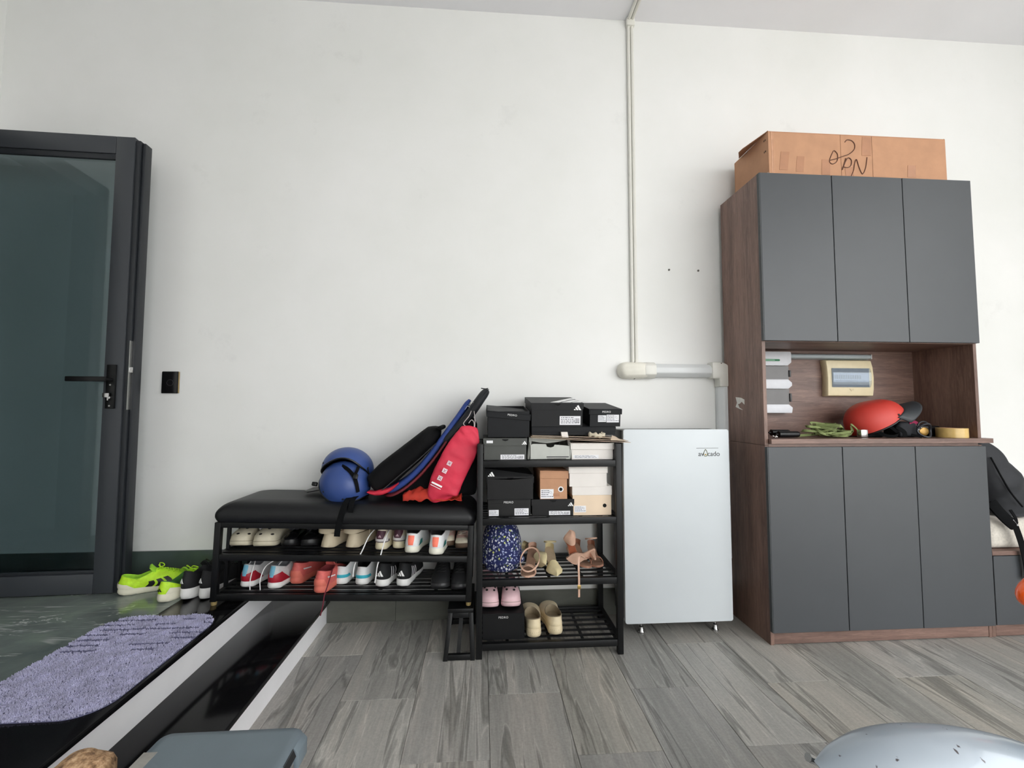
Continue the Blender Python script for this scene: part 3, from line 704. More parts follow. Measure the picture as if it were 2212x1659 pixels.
for i, (p, rz, lb) in enumerate((((-0.1633,-0.2428,0.4438), 179, 'cream and pink canvas shoe with brown sole, left of its pair on the upper shelf'), ((-0.0948,-0.2759,0.4419), 179, 'cream and pink canvas shoe with brown sole, right one beside the bench leg'))):
    rz = radians(rz); sneaker('canvas_shoe', lb, at_toe(p, rz, .24), rz, PALEPINK, GUM, BLK, 'cream and pink canvas shoes', .24, 1-2*i, tilt=TILT, W=.074, lacec=mat((200, 190, 176), .8), tong=CREAM, toe=.050, hf=.082, hb=.08, sh=.026, st=.024, parts=[('toe_cap', [(.38, .0), (.62, .0), (.58, .34), (.42, .34)], CREAM)])
for i, (p, rz, lb) in enumerate((((-0.9053,-0.2691,0.4644), 180, 'black patent shoe with a bow, left one behind the bench rail'), ((-0.8219,-0.2669,0.4621), 180, 'black patent shoe with a bow, right one behind the bench rail'))):
    rz = radians(rz); PAT = mat((14, 14, 17), .2, .1)
    t, s = sneaker('patent_shoe', lb, at_toe(p, rz, .24), rz, PAT, BLKG, BLK, 'black patent shoes', .24, 1-2*i, tilt=TILT, W=.078, sh=.034, st=.028, toe=.050, hf=.066, hs=.05, hb=.065, open1=.62)
    m = M(); c = s.S(.5, .86, .006)
    for sg in (-1, 1): m.ball(c+Vector((sg*.013, 0, .004)), (.013, .006, .008), 10, 6)
    m.ball(c+Vector((0, .002, .004)), .0055, 8, 6); obj('bow', m, mat((40, 40, 46), .15), t, False)

# foam clogs
def clog(name, label, loc, rz, mt, group, L=.26, W=.104, side=1, strap='front', holes=True, inner=None, tilt=0., laces=None, charm=False, sc=1.):
    s = Shoe(L=L, W=W, sh=.036, st=.030, hb=.060 if strap == 'front' else .082, hs=.062 if strap != 'back' else .066, hf=.100 if strap != 'back' else .074, toe=.070, open0=.03, open1=.56 if strap != 'back' else .66, side=side, cw=.36 if strap != 'back' else .40, spring=.014, flare=1.05)
    t = thing(name, label, 'clog', loc, (0, tilt, rz), group)
    obj('sole', s.sole(), mt, t, False, ang=50); obj('upper', s.upper(), mt, t, False, ang=60); obj('footbed', s.lining(), inner or mt, t, False, ang=60)
    obj('sole_groove', M().loft([[s.outline(i/40, 1.045)+Vector((0, 0, s.lift(s.t(i/40))+.022+k)) for i in range(40)] for k in (0, .002)], False, False), mat((120, 110, 90), .8), t, False)
    if holes:
        HM = mat((26, 22, 20), .9)
        for du, v in (((-.10, .26), (.0, .28), (.10, .26), (-.05, .58), (.05, .58), (0, .72), (-.08, .74), (.08, .74)) if strap == 'front' else ((-.04, .50), (.05, .48), (-.075, .62), (.075, .62))):
            q = [s.S(.5+du+.016*cos(a), v+.05*sin(a), .0022) for a in [2*pi*k/10 for k in range(10)]]
            c = sum(q, Vector())/10; m = M(); m.add([c]+q, [(0, 1+k, 1+(k+1) % 10) for k in range(10)]); obj('vent_hole', m, HM, t, False)
    if strap == 'front':
        pts = [Vector((sg*x, y, z)) for sg, x, y, z in ((-1, .046, .10, .070), (-1, .044, .128, .100), (-1, .027, .140, .120), (1, .0, .143, .125), (1, .027, .140, .120), (1, .044, .128, .100), (1, .046, .10, .070))]
        obj('strap', M().ribbon(spline(pts, 4), .022, .006, [Vector((0, .45, 1))]*25), mt, t, False, bev=.001)
    elif strap == 'closed':
        pts = [Vector((-.048, .12, .078)), Vector((-.047, .06, .080)), Vector((-.036, .012, .088)), Vector((0, -.004, .092)), Vector((.036, .012, .088)), Vector((.047, .06, .080)), Vector((.048, .12, .078))]
        obj('strap', M().ribbon(spline(pts, 5), .016, .005, Vector((0, 0, 1))), mt, t, False, bev=.001)
    if charm:
        m = M(); c = s.S(.49, .62, .004)
        for dx, dz in ((0, 0), (.012, -.004), (.022, -.008), (-.010, .008), (-.006, .014)): m.ball(c+Vector((dx, 0, dz*.6)), (.006, .004, .005), 8, 6)
        obj('charm', m, mat((225, 225, 228), .2, .1, metal=.6), t, False, label='silver charm')
    if laces:
        m = M(); c = s.S(.5, .80, .003); m.tube(spline([c+Vector((-.02, 0, .004)), c+Vector((0, .006, .006)), c+Vector((.02, 0, .004))], 4), .0028, 6); m.tube(spline([c+Vector((0, .004, .006)), c+Vector((.002, .018, .0)), c+Vector((.0, .03, -.006))], 4), .0024, 6)
        obj('lace', m, laces, t, False)
    return t
CLOG = mat((206, 198, 176), .6, .10, 22); CLOG2 = mat((222, 206, 172), .55, .08, 20); CLOGIN = mat((150, 136, 112), .75, .15, 26); PINK = mat((226, 190, 196), .5, .06, 20)
for i, (p, rz, lb) in enumerate((((-1.13,-0.2817,0.4706), 174, 'beige foam clog with vent holes, leftmost shoe on the upper bench shelf'), ((-1.027,-0.2857,0.4677), 174, 'beige foam clog with vent holes and a silver charm, second on the upper shelf'))):
    rz = radians(rz); clog('foam_clog', lb, at_toe(p, rz, .25), rz, CLOG, 'beige foam clogs', .25, .100, 1-2*i, tilt=TILT, charm=i == 1)
for i, (p, rz, lb) in enumerate((((0.0428,-0.3153,0.19), 180, 'pink foam shoe, left one standing on the black shoe box in the rack'), ((0.134,-0.3164,0.19), 177, 'pink foam shoe, right one standing on the black shoe box in the rack'))):
    rz = radians(rz); p = (p[0], -.335, .1835); clog('foam_shoe', lb, at_toe(p, rz, .255), rz, PINK, 'pink foam shoes', .255, .092, 1-2*i, 'closed', True, laces=BLK)
for i, (p, rz, lb) in enumerate((((0.246,-0.366,0.066), 1, 'cream slip-on clog, left one on the lowest rack shelf'), ((0.3497,-0.3481,0.066), 1, 'cream slip-on clog, right one on the lowest rack shelf'))):
    rz = radians(rz); clog('slip_on_clog', lb, at_heel(p, rz), rz, CLOG2, 'cream slip-on clogs', .25, .098, 1-2*i, 'back', False, CLOGIN)

# cream thick-soled slides, heels to the room
SL = mat((204, 190, 164), .6, .08, 18)
def slide(label, p, rz):
    t = thing('slide_sandal', label, 'sandal', p, (0, TILT, rz), 'cream thick-soled slides')
    s = Shoe(L=.25, W=.100, sh=.060, st=.045, flare=1.0, spring=.02)
    m = M(); rings = []
    for k, f in ((.98, 0.), (1.04, .05), (.98, .4), (.84, .86), (.80, 1.)):
        rings.append([s.outline(i/40, k, s.lift(s.t(i/40))+(s.stop(s.t(i/40))-s.lift(s.t(i/40)))*f) for i in range(40)])
    obj('sole', m.loft(rings), SL, t, False, ang=60)
    obj('footbed', M().loft([[s.outline(i/40, k, s.stop(s.t(i/40))+z) for i in range(40)] for k, z in ((.90, .0003), (.90, .005), (.8, .004))], False, True), SL, t, False)
    pts = [Vector((-.044, .14, .045)), Vector((-.046, .135, .085)), Vector((-.030, .13, .112)), Vector((0, .128, .118)), Vector((.030, .13, .112)), Vector((.046, .135, .085)), Vector((.044, .14, .045))]
    obj('instep_strap', M().ribbon(spline(pts, 4), .06, .008, Vector((0, 1, -.1))), SL, t, False, bev=.002)
    pts = [Vector((-.046, .11, .082)), Vector((-.044, .05, .088)), Vector((-.032, -.002, .090)), Vector((0, -.018, .088)), Vector((.032, -.002, .090)), Vector((.044, .05, .088)), Vector((.046, .11, .082))]
    obj('heel_strap', M().ribbon(spline(pts, 5), .030, .006, Vector((0, 0, 1))), SL, t, False, bev=.0015)
slide('cream thick-soled slide, left one in the middle of the upper bench shelf', (-0.7358,-0.2647,0.4597), radians(-10))
slide('cream thick-soled slide, right one, under the hanging black helmet strap', (-0.6213,-0.2617,0.4565), radians(-10))

# heeled sandals on the rack
NUDE = mat((206, 168, 146), .5, .06); NUDED = mat((168, 120, 98), .5, .06); PCREAM = mat((226, 212, 168), .5, .05); INS = mat((150, 118, 98), .6, .08); INSL = mat((196, 176, 148), .6, .06); HEELD = mat((54, 50, 46), .5)
RUSTI = mat((142, 76, 48), .55)
def heel_shoe(name, label, loc, rot, kind, um, im, hm, hh=.065, L=.215, W=.072, strapm=None, group=None, mtx=None):
    """High-heeled shoe: heel at y=0 lifted by hh, toe at +y."""
    t = thing(name, label, 'sandal' if 'sandal' in name else 'shoe', loc, rot, group)
    def zc(f): return hh*(1-min(1, f/.68))**1.35*1.0 if f < .68 else 0.
    ws = ([0, .05, .2, .45, .70, .82, 1.], [.2, .40, .46, .40, .72, .56, .015]) if kind != 'round' else ([0, .05, .2, .45, .72, .9, 1.], [.2, .40, .46, .42, .7, .6, .16])
    def out(f): return W*.69*lerp(*ws, f)
    n = 22
    def ring(th, k): return [[Vector((sg*out(i/n)*k, L*i/n, zc(i/n)+th)) for sg in (-1, -.5, 0, .5, 1)] for i in range(n+1)]
    a, b = ring(.002, 1.), ring(.010, 1.)
    m = M(); rr = [p+q[::-1] for p, q in zip(a, b)]; m.loft(rr); obj('outsole', m, um, t, False, ang=50)
    c, d = ring(.0101, .94), ring(.012, .94); m = M(); m.loft([p+q[::-1] for p, q in zip(c, d)]); obj('insole', m, im, t, False, ang=50)
    m = M(); hr = .017 if kind != 'stiletto' else .013; hb_ = hr*.8 if kind != 'stiletto' else .005
    m.loft([[Vector((hr*x, .022+hr*1.1*y, zc(.1)+.003)) for x, y in ((-1, -1), (1, -1), (1, 1), (-1, 1))], [Vector((hr*.85*x, .018+hr*.9*y, hh*.55)) for x, y in ((-1, -1), (1, -1), (1, 1), (-1, 1))], [Vector((hb_*x, .012+hb_*y, 0)) for x, y in ((-1, -1), (1, -1), (1, 1), (-1, 1))]])
    obj('heel', m, hm, t, False, bev=.003)
    if kind in ('point', 'stiletto'):
        m = M()
        def f(i, j):
            y = .60+.40*j; x = (2*i-1); o = out(y)*1.03
            return Vector((x*o, L*(y+.004), .004+zc(y)+(.036*(1-.75*j))*max(0, 1-abs(x)**2.4)+.004))
        m.grid(f, 12, 9); obj('vamp', m, um, t, False, ang=60)
    else:
        for y0 in (.74, .80):
            o = out(y0); pts = [Vector((o*cos(a), L*y0, .008+.034*sin(a))) for a in [pi*k/8 for k in range(9)]]; obj('toe_strap', M().ribbon(pts, .010, .002, Vector((0, 1, 0))), um, t, False)
    if kind in ('round', 'point'):
        m = M()
        def g(i, j):
            a = pi*(1.02-1.04*i)-pi; x = cos(a)*W*.27; y = .030-.036*abs(sin(a)); return Vector((x, y, zc(.08)+.008+.036*j*(1-.1*j)))
        m.grid(g, 10, 3); obj('heel_counter', m, um, t, False, ang=60)
    if strapm:
        pts = [Vector((.030*cos(a), .03-.0+.040*sin(a)+.012, hh+.05+.010*sin(a*1.)) ) for a in [2*pi*k/20 for k in range(21)]]
        obj('ankle_strap', M().ribbon(pts, .007, .002, Vector((0, 0, 1))), strapm, t, False)
    return t
SHZ = .346
def toe_at(p, rz, L): return Vector((p[0], p[1], SHZ+.001))-Vector((-sin(rz)*L, cos(rz)*L, 0))
GR = 'sandals and heels on the rack'
rz = radians(166); heel_shoe('heeled_sandal', 'beige sandal with a looped ankle strap next to the floral hat', toe_at((0.2076,-0.3881,0.347), rz, .225), (0, 0, rz), 'round', NUDE, INS, HEELD, .065, .225, .076, None, GR)
t = bpy.data.objects['heeled_sandal']
m = M(); pts = [Vector((-.004+.044*cos(a), .150+.060*sin(a)+.01*cos(a), .030+.045*sin(a)*-.8+.03)) for a in [2*pi*k/24 for k in range(25)]]
obj('ankle_strap', m.ribbon(pts, .007, .0024, Vector((0, -.7, .7))), NUDE, t, False)
rz = radians(186); heel_shoe('heeled_shoe', 'cream pointed shoe tipped on its side against its twin', toe_at((0.3091,-0.3206,0.347), rz, .222)+Vector((0, 0, .034)), (0, radians(62), rz), 'point', PCREAM, INSL, HEELD, .05, .222, .076, None, GR)
rz = radians(181); heel_shoe('heeled_shoe', 'cream pointed shoe standing upright with its toe to the room', toe_at((0.3475,-0.3804,0.347), rz, .225), (0, 0, rz), 'point', PCREAM, INSL, HEELD, .055, .225, .080, PCREAM, GR)
heel_shoe('heeled_shoe', 'nude stiletto with rust-brown sole lying over in the middle of the shelf', (.425, -.215, SHZ+.075), (radians(-48), radians(200), radians(196)), 'stiletto', NUDE, RUSTI, NUDE, .075, .19, .066, None, 'sandals and heels on the rack')
heel_shoe('heeled_sandal', 'nude sandal with its heel counter up, behind the hanging strap', (.482, -.118, SHZ+.004), (radians(3), radians(-6), radians(186)), 'round', NUDED, INS, NUDED, .06, .21, .072, None, 'sandals and heels on the rack')
heel_shoe('heeled_sandal', 'nude sandal with round ankle strap at the right end of the rack shelf', (.574, -.120, SHZ+.004), (radians(3), radians(4), radians(176)), 'round', NUDED, INS, NUDED, .05, .20, .068, NUDE, 'sandals and heels on the rack')
t = heel_shoe('heeled_sandal', 'nude sandal lying flat with a long buckled strap hanging over the rail', (.566, -.338, SHZ+.034), (0, radians(80), radians(72)), 'stiletto', NUDE, INS, NUDE, .070, .15, .062, None, 'sandals and heels on the rack')
t.rotation_euler = (0, 0, 0)
for ch in list(t.children):
    if ch.type == 'MESH':
        mt_ = Matrix.Translation((-.01, .02, .02)) @ Matrix.Rotation(radians(85), 4, 'Z') @ Matrix.Rotation(radians(78), 4, 'Y'); ch.data.transform(mt_)
pts = [(-.075, -.02, .035), (-.112, -.045, .060), (-.122, -.068, .030), (-.122, -.072, -.03), (-.122, -.072, -.075), (-.122, -.071, -.115)]
obj('hanging_strap', M().ribbon(spline(pts, 5), .009, .0022, Vector((1, .1, 0))), NUDE, t, False)
obj('buckle', M().box(-.130, -.114, -.0765, -.0735, -.078, -.060), mat((190, 160, 100), .3, .05, metal=1.), t, False, bev=.001)
# ------------------------------------------------------------------ shoe boxes
BXK = mat((15, 17, 21), .55, .08, 30, spec=.3); BXD = mat((24, 25, 27), .55, .08, 30, spec=.3); BXG = mat((70, 72, 69), .6, .06, 20); BXL = mat((186, 188, 182), .65, .05, 14); BXW = mat((226, 221, 216), .6, .04, 8); BXT = mat((226, 204, 178), .6, .08, 5)
LABW = mat((232, 232, 236), .55, .02); LABI = mat((96, 96, 104), .7)
def label(par, x0, x1, z0, z1, y, kind=0, world=True):
    st = obj('label_sticker', M().box(x0, x1, y-.0008, y, z0, z1), LABW, par, world)
    m = M(); w, h = x1-x0, z1-z0; random.seed(int(x0*1e4)+int(z0*1e4))
    for r in range(4):
        zz = z1-h*(.16+.2*r); xx = x0+w*.06
        while xx < x0+w*(.62 if r < 3 else .9):
            l = w*random.uniform(.05, .16); m.box(xx, min(xx+l, x1-.002), y-.0011, y-.0009, zz-h*.05, zz+h*.03); xx += l+w*.035
    if kind: 
        xx = x0+w*.72
        while xx < x1-w*.06:
            l = w*random.uniform(.008, .025); m.box(xx, xx+l, y-.0011, y-.0009, z0+h*.2, z0+h*.75); xx += l+w*.02
    else:
        m.tube([(x0+w*.66, y-.001, z1-h*.2), (x0+w*.72, y-.001, z1-h*.42), (x0+w*.88, y-.001, z1-h*.52), (x0+w*.84, y-.001, z1-h*.30), (x0+w*.70, y-.001, z1-h*.18)], .0005, 4)
    obj('print', m, LABI, st, world); return st
def shoebox(lb, x0, x1, z0, z1, y0=-.36, dep=.30, bm=BXK, lm=None, lid=.035, over=.003, style='lift', tilt=0., group='shoe boxes on the rack', rz=0., rx=0.):
    t = thing('shoe_box', lb, 'box', ((x0+x1)/2, y0+dep/2*cos(rx), z0+dep/2*sin(rx)), (rx, 0, rz), group); lm = lm or bm
    h = z1-z0; w = (x1-x0)/2; d = dep/2
    def L(m): return m
    m = M(); m.box(-w, w, -d, d, 0, .003)
    for a in ((-w, -w+.003, -d, d), (w-.003, w, -d, d), (-w+.003, w-.003, -d, -d+.003), (-w+.003, w-.003, d-.003, d)): m.box(a[0], a[1], a[2], a[3], .003, h-.0045)
    obj('body', m, bm, t, False, bev=0)
    if style == 'lift':
        m = M(); m.box(-w-over, w+over, -d-over, d+over, h-.004, h)
        for a in ((-w-over, -w-.0005, -d-over, d+over), (w+.0005, w+over, -d-over, d+over), (-w-.0005, w+.0005, -d-over, -d-.0005), (-w-.0005, w+.0005, d+.0005, d+over)): m.box(a[0], a[1], a[2], a[3], h-lid, h-.004)
        o = obj('lid', m, lm, t, False, bev=.0008, seg=1)
        if tilt: o.data.transform(Matrix.Translation((-w, 0, h-lid*.4)) @ Matrix.Rotation(tilt, 4, 'Y') @ Matrix.Translation((w, 0, -h+lid*.4)))
    else:
        m = M(); m.box(-w-.004, w+.004, -d-.004, d, h-.004, h)
        q = [(-w-.004, h-.004), (-w-.004, h-lid*.55), (-w+.001, h-lid*.8), (-w+.010, h-lid), (w-.010, h-lid), (w-.001, h-lid*.8), (w+.004, h-lid*.55), (w+.004, h-.004), (.017, h-.004), (.012, h-.010), (.0, h-.014), (-.012, h-.010), (-.017, h-.004)]
        m.prism([(x, -d-.004, z) for x, z in q], (0, .003, 0))
        for sg in (-1, 1): m.box(sg*(w+.0025)-.0015, sg*(w+.0025)+.0015, -d, d, h-.03, h-.004)
        o = obj('lid', m, lm, t, False)
        if tilt: o.data.transform(Matrix.Translation((-w, 0, h)) @ Matrix.Rotation(tilt, 4, 'Y') @ Matrix.Translation((w, 0, -h)))
        m = M(); m.add([(.0165, -d-.0012, h-.005), (.012, -d-.0012, h-.010), (0, -d-.0012, h-.0136), (-.012, -d-.0012, h-.010), (-.0165, -d-.0012, h-.005)], [(0, 1, 2, 3, 4)])
        obj('thumb_notch', m, mat((6, 6, 7), .9), t, False)
    return t, o, w, d, h
G8 = 'shoe boxes on the rack'
# tier with the grey boxes
t, o, w, d, h = shoebox('grey shoe box with flap lid on the left of the top shelf', .010, .208, .8805, .981, bm=BXG, lm=BXG, style='flap', lid=.034, dep=.29)
logo('logo', o, (.077, -d-.0048, .071), .026, WHT, world=False); label(t, -.022, .090, .002, .024, -d, 1, False); obj('price_tag', M().box(-.088, -.058, -d-.0048, -d-.004, .078, .090), LABW, o, False)
# open torn grey-white box
t = thing('shoe_box', 'pale grey shoe box standing open with torn flaps, middle of the top shelf', 'box', (.322, -.21, .8805), group=G8)
w, d, h = .096, .15, .075
m = M(); m.box(-w, w, -d, d, 0, .003)
for a in ((-w, -w+.003, -d, d), (w-.003, w, -d, d), (-w+.003, w-.003, d-.003, d)): m.box(*a, .003, h+.006)
q = [(-w, 0), (w, 0), (w+.006, .045), (w+.007, .062), (.056, .067), (.020, .070), (.016, .060), (.0, .056), (-.016, .060), (-.020, .072), (-w+.014, .074), (-w, .066)]
m.prism([(x, -d, z) for x, z in q], (0, .003, 0)); obj('body', m, BXL, t, False, bev=.0006, seg=1)
m = M(); m.box(-.018, .088, -d-.0012, -d-.0004, .010, .0145); m.box(-.015, .075, -d-.0012, -d-.0004, .003, .005); obj('print', m, mat((60, 60, 62), .6), t, False)
m = M(); q = [(-w+.004, .086), (-w+.012, .102), (-.03, .108), (.05, .106), (.084, .098), (.080, .088), (.04, .080), (-.01, .074), (-.05, .078)]
m.prism([(x, -d+.03-.25*(z-.075), z) for x, z in q], (0, .004, .001)); obj('flap', m, BXL, t, False)
m = M(); m.prism([(-w-.012, -d+.01, .002), (-w-.004, -d+.0, .002), (-w+.010, -d+.01, .098), (-w-.002, -d+.02, .105)], (-.001, .08, 0)); obj('torn_flap', m, BXL, t, False)
m = M(); m.prism([(w-.010, -d+.004, .066), (w+.002, -d+.004, .062), (w-.002, -d+.01, .098), (w-.014, -d+.012, .104)], (.002, .07, 0)); obj('torn_flap', m, mat((120, 116, 112), .7), t, False)
t, o, w, d, h = shoebox('white shoe box with overhanging lid on the right of the top shelf', .424, .622, .8805, .957, bm=BXW, lid=.030, over=.006, dep=.29)
label(t, -.092, .03, .004, .020, -d, 0, False)
# sheets and cloth on them
cs = thing('cardboard_sheets', 'flattened cardboard sheets lying between the boxes on the rack, ends sticking out right', 'cardboard', (.45, -.25, .985))
CB = mat((190, 172, 152), .8, .1, 20)
for i, (a, b, c, e) in enumerate(((.235, .640, .9925, .9810), (.228, .690, .9880, .9680), (.228, .700, .9830, .9600))):
    m = M(); m.prism([(a, -.375-.004*i, c), (b, -.385-.003*i, e), (b, -.385-.003*i, e+.0018), (a, -.375-.004*i, c+.0018)], (0, .30, 0)); obj('sheet', m, CB, cs)
m = M(); m.prism([(.375, -.378, .986), (.405, -.381, .986), (.402, -.374, 1.010), (.372, -.372, 1.010)], (0, .02, .0)); obj('torn_edge', m, mat((226, 220, 214), .8), cs)
m = M(); m.prism([(.605, -.384, .972), (.66, -.386, .968), (.628, -.384, .990), (.612, -.384, .994)], (0, .006, 0)); obj('torn_edge', m, CB, cs)
m = M(); pth = spline([(.505, -.35, .998), (.53, -.36, .997), (.555, -.35, .992), (.578, -.34, .995), (.568, -.33, 1.004)], 5); m.loft(sweep([p+Vector((0, -.014, 0)) for p in pth], [.010+.004*sin(i*1.3) for i in range(len(pth))], [.012]*len(pth), 10, 2))
tag(obj('cleaning_rag', m, mat((196, 186, 166), .9, .15, 40, .3), None, ang=70), 'crumpled beige rag on the cardboard sheets in front of a black box', 'rag')
# top row
t, o, w, d, h = shoebox('black shoe box with a crooked lid, leftmost on top of the rack', .028, .224, .985, 1.112, y0=-.345, dep=.28, rx=radians(5.5), bm=BXK, lid=.030, over=.006, tilt=radians(5.5))
text('lettering', 'PEDRO', .013, o, (.016, -d-.0065, h-.022), WHT, (pi/2, radians(5.5), 0), False, spacing=1.15)
t, o, w, d, h = shoebox('black flat box lying under the two top boxes at the right of the rack', .236, .640, .9945, 1.034, y0=-.345, dep=.28, rx=radians(6.5), bm=BXK, lid=.025, over=.0015)
t, o, w, d, h = shoebox('large black shoe box with three white bars on its lid, on top of the rack', .234, .478, 1.0350, 1.148, y0=-.352, rx=radians(6.5), bm=BXD, style='flap', lid=.034, dep=.31)
logo('logo', o, (.078, -d-.0048, h-.034), .038, WHT, world=False); label(t, .012, .112, .008, .050, -d, 1, False)
m = M()
for k, (a, y0_, y1_) in enumerate(((-.030, .02, .24), (.026, .02, .16), (.075, .02, .09))):
    sl = .62; m.prism([(a, -d+y0_, h+.0002), (a+.040, -d+y0_, h+.0002), (a+.040+(y1_-y0_)*sl, -d+y1_, h+.0002), (a+(y1_-y0_)*sl, -d+y1_, h+.0002)], (0, 0, .0010))
obj('lid_stripes', m, WHT, o, False)
t, o, w, d, h = shoebox('black shoe box with two white labels, rightmost on top of the rack', .514, .662, 1.0350, 1.120, y0=-.352, dep=.28, rx=radians(6.5), bm=BXK, lid=.026, over=.006)
text('lettering', 'PEDRO', .012, o, (.004, -d-.0065, h-.014), WHT, world=False, spacing=1.15); label(t, -.035, .004, .022, .054, -d, 0, False); label(t, .0065, .067, .020, .057, -d, 0, False)
# tier below
t, o, w, d, h = shoebox('black shoe box with white label, bottom left of the middle shelf', .030, .228, .6195, .697, bm=mat((9, 9, 11), .3, .1, 20, spec=.35), lid=.02, over=.0015)
text('lettering', 'PEDRO', .013, t, (-.004, -d-.0025, h-.013), WHT, world=False, spacing=1.15); label(t, -.095, -.050, .003, .030, -d, 0, False); label(t, .024, .090, .004, .036, -d, 0, False)
t, o, w, d, h = shoebox('black shoe box with its flap lid ajar, upper left of the middle shelf', .026, .240, .6975, .803, bm=mat((11, 11, 13), .5, .08, 30, spec=.3), style='flap', lid=.012, dep=.29, tilt=radians(0))
m = M(); m.prism([(-w-.006, -d-.002, h-.004), (w, -d-.002, h-.004), (w+.001, -d+.006, h+.006), (-w-.004, -d+.02, h+.036), (-w-.012, -d+.018, h+.036)], (0, .24, 0)); fl_ = obj('raised_flap', m, mat((13, 13, 15), .5, .08, 30, spec=.3), t, False)
logo('logo', fl_, (-w+.002, -d-.003, h+.001), .034, WHT, world=False, uz=(0, .25, 1))
t, o, w, d, h = shoebox('black shoe box with three-bar mark under the brown box', .236, .430, .6195, .696, bm=mat((15, 15, 17), .5, .08, 30, spec=.3), style='flap', lid=.034, dep=.29)
logo('logo', o, (.070, -d-.0048, h-.032), .028, WHT, world=False); label(t, -.018, .082, .003, .022, -d, 1, False)
t, o, w, d, h = shoebox('small brown kraft box with a round hole, middle of the rack', .273, .401, .6965, .822, dep=.26, bm=KRAFT, lid=.036, over=.004)
o.data.transform(Matrix.Rotation(radians(1.5), 4, 'Y')); o.data.transform(Matrix.Translation((0, 0, .006)))
m = M(); q = [(.034+.013*cos(2*pi*k/20), -d-.0008, .045+.013*sin(2*pi*k/20)) for k in range(20)]; m.prism(q, (0, .0005, 0)); rg = obj('hole_ring', m, LABW, t, False)
m = M(); q = [(.034+.008*cos(2*pi*k/20), -d-.0012, .045+.008*sin(2*pi*k/20)) for k in range(20)]; m.prism(q, (0, .0003, 0)); obj('finger_hole', m, mat((14, 14, 14), .9), t, False)
label(t, -.062, .0, .002, .046, -d, 0, False); obj('tape_strip', M().box(-.002, .028, -d-.001, -d-.0002, .012, .026), TAPE, t, False)
m = M(); m.ball((-.016, -d+.018, h-.038), (.024, .014, .014), 12, 8); obj('tissue', m, WHT, t, False)
t, o, w, d, h = shoebox('cream and white shoe box with a black round hole, bottom right of the middle shelf', .428, .612, .6195, .752, dep=.28, bm=BXT, lm=BXW, lid=.042, over=.003)
o.data.transform(Matrix.Translation((0, 0, .003)))
m = M(); q = [(.060+.009*cos(2*pi*k/20), -d-.0008, .044+.009*sin(2*pi*k/20)) for k in range(20)]; m.prism(q, (0, .0005, 0)); obj('finger_hole', m, mat((14, 14, 14), .9), t, False)
label(t, -.085, -.03, .014, .044, -d, 0, False)
t, o, w, d, h = shoebox('plain white shoe box stacked highest at the right of the middle shelf', .412, .590, .7545, .848, y0=-.365, dep=.26, bm=BXW, lid=.032, over=.004)
# lowest tier
t, o, w, d, h = shoebox('black shoe box on the lowest shelf with the pink shoes on it', .008, .198, .0665, .183, y0=-.363, dep=.295, bm=mat((9, 10, 12), .5, .08, 30, spec=.3), lid=.112, over=.0015)
text('lettering', 'PEDRO', .013, t, (-.001, -d-.0026, h-.018), WHT, world=False, spacing=1.15)

# floral hat on the rack
def make_floral():
    m, t, b = _new('floral_print'); v = coords(t)
    vo = N(t, 'ShaderNodeTexVoronoi', i_Scale=75., i_Randomness=.9); t.links.new(v, vo.inputs['Vector'])
    pet = N(t, 'ShaderNodeTexVoronoi', i_Scale=190.); t.links.new(v, pet.inputs['Vector'])
    ad = N(t, 'ShaderNodeMath', operation='MULTIPLY_ADD', i_1=.5); t.links.new(pet.outputs['Distance'], ad.inputs[0]); t.links.new(vo.outputs['Distance'], ad.inputs[2])
    hs = N(t, 'ShaderNodeSeparateColor'); t.links.new(vo.outputs['Color'], hs.inputs[0])
    fc = ramp(t, hs.outputs[0], [(.0, lin((150, 160, 196))), (.35, lin((216, 220, 230))), (.78, lin((196, 206, 120))), (.88, lin((60, 84, 70)))], 'CONSTANT')
    a = mixc(t, ramp(t, ad.outputs[0], [(.60, 0.), (.66, 1.)]), fc, lin((24, 32, 84)))
    a = mixc(t, ramp(t, vo.outputs['Distance'], [(.08, 1.), (.12, 0.)]), a, lin((214, 196, 90)))
    t.links.new(a, b.inputs['Base Color']); b.inputs['Roughness'].default_value = .85; return m
FLOR = make_floral()
t = thing('sun_hat', 'navy floral sun hat with a brim at the left of the rack shelf', 'hat', (.100, -.215, .346))
def dome(cx, cy, z0, rx, ry, h, zb=0.):
    r = []
    for k in range(11):
        a = pi/2*k/10*.985; r.append([Vector((cx+rx*cos(a)**.75*cos(2*pi*i/36)*(1+.02*sin(5*2*pi*i/36)), cy+ry*cos(a)**.75*sin(2*pi*i/36), z0+h*sin(a))) for i in range(36)])
    return r
m = M(); m.loft(dome(0, .01, .075, .100, .125, .155)); obj('crown', m, FLOR, t, False, ang=60)
m = M(); r = []
for k, (s, z) in enumerate(((1., .083), (1.02, .074), (1.10, .060), (1.20, .050), (1.18, .046), (1.02, .068))): r.append([Vector((.096*s*cos(2*pi*i/36), .01+.118*s*sin(2*pi*i/36), z+.022*abs(cos(2*pi*i/36))**2*(s-1)*0+(.018*(s-1)/.2)*(cos(2*pi*i/36)**2)*-1)) for i in range(36)])
m.loft(r, False, False); obj('brim', m, FLOR, t, False, ang=60)
m = M(); r = []
for z, s in ((.0, .92), (.01, .98), (.04, .96), (.072, .93)): r.append([Vector((.094*s*cos(2*pi*i/36)*(1+.04*sin(7*2*pi*i/36)), .01+.112*s*sin(2*pi*i/36)*(1+.03*cos(5*2*pi*i/36)), z)) for i in range(36)])
m.loft(r); obj('neck_flap', m, FLOR, t, False, ang=60)

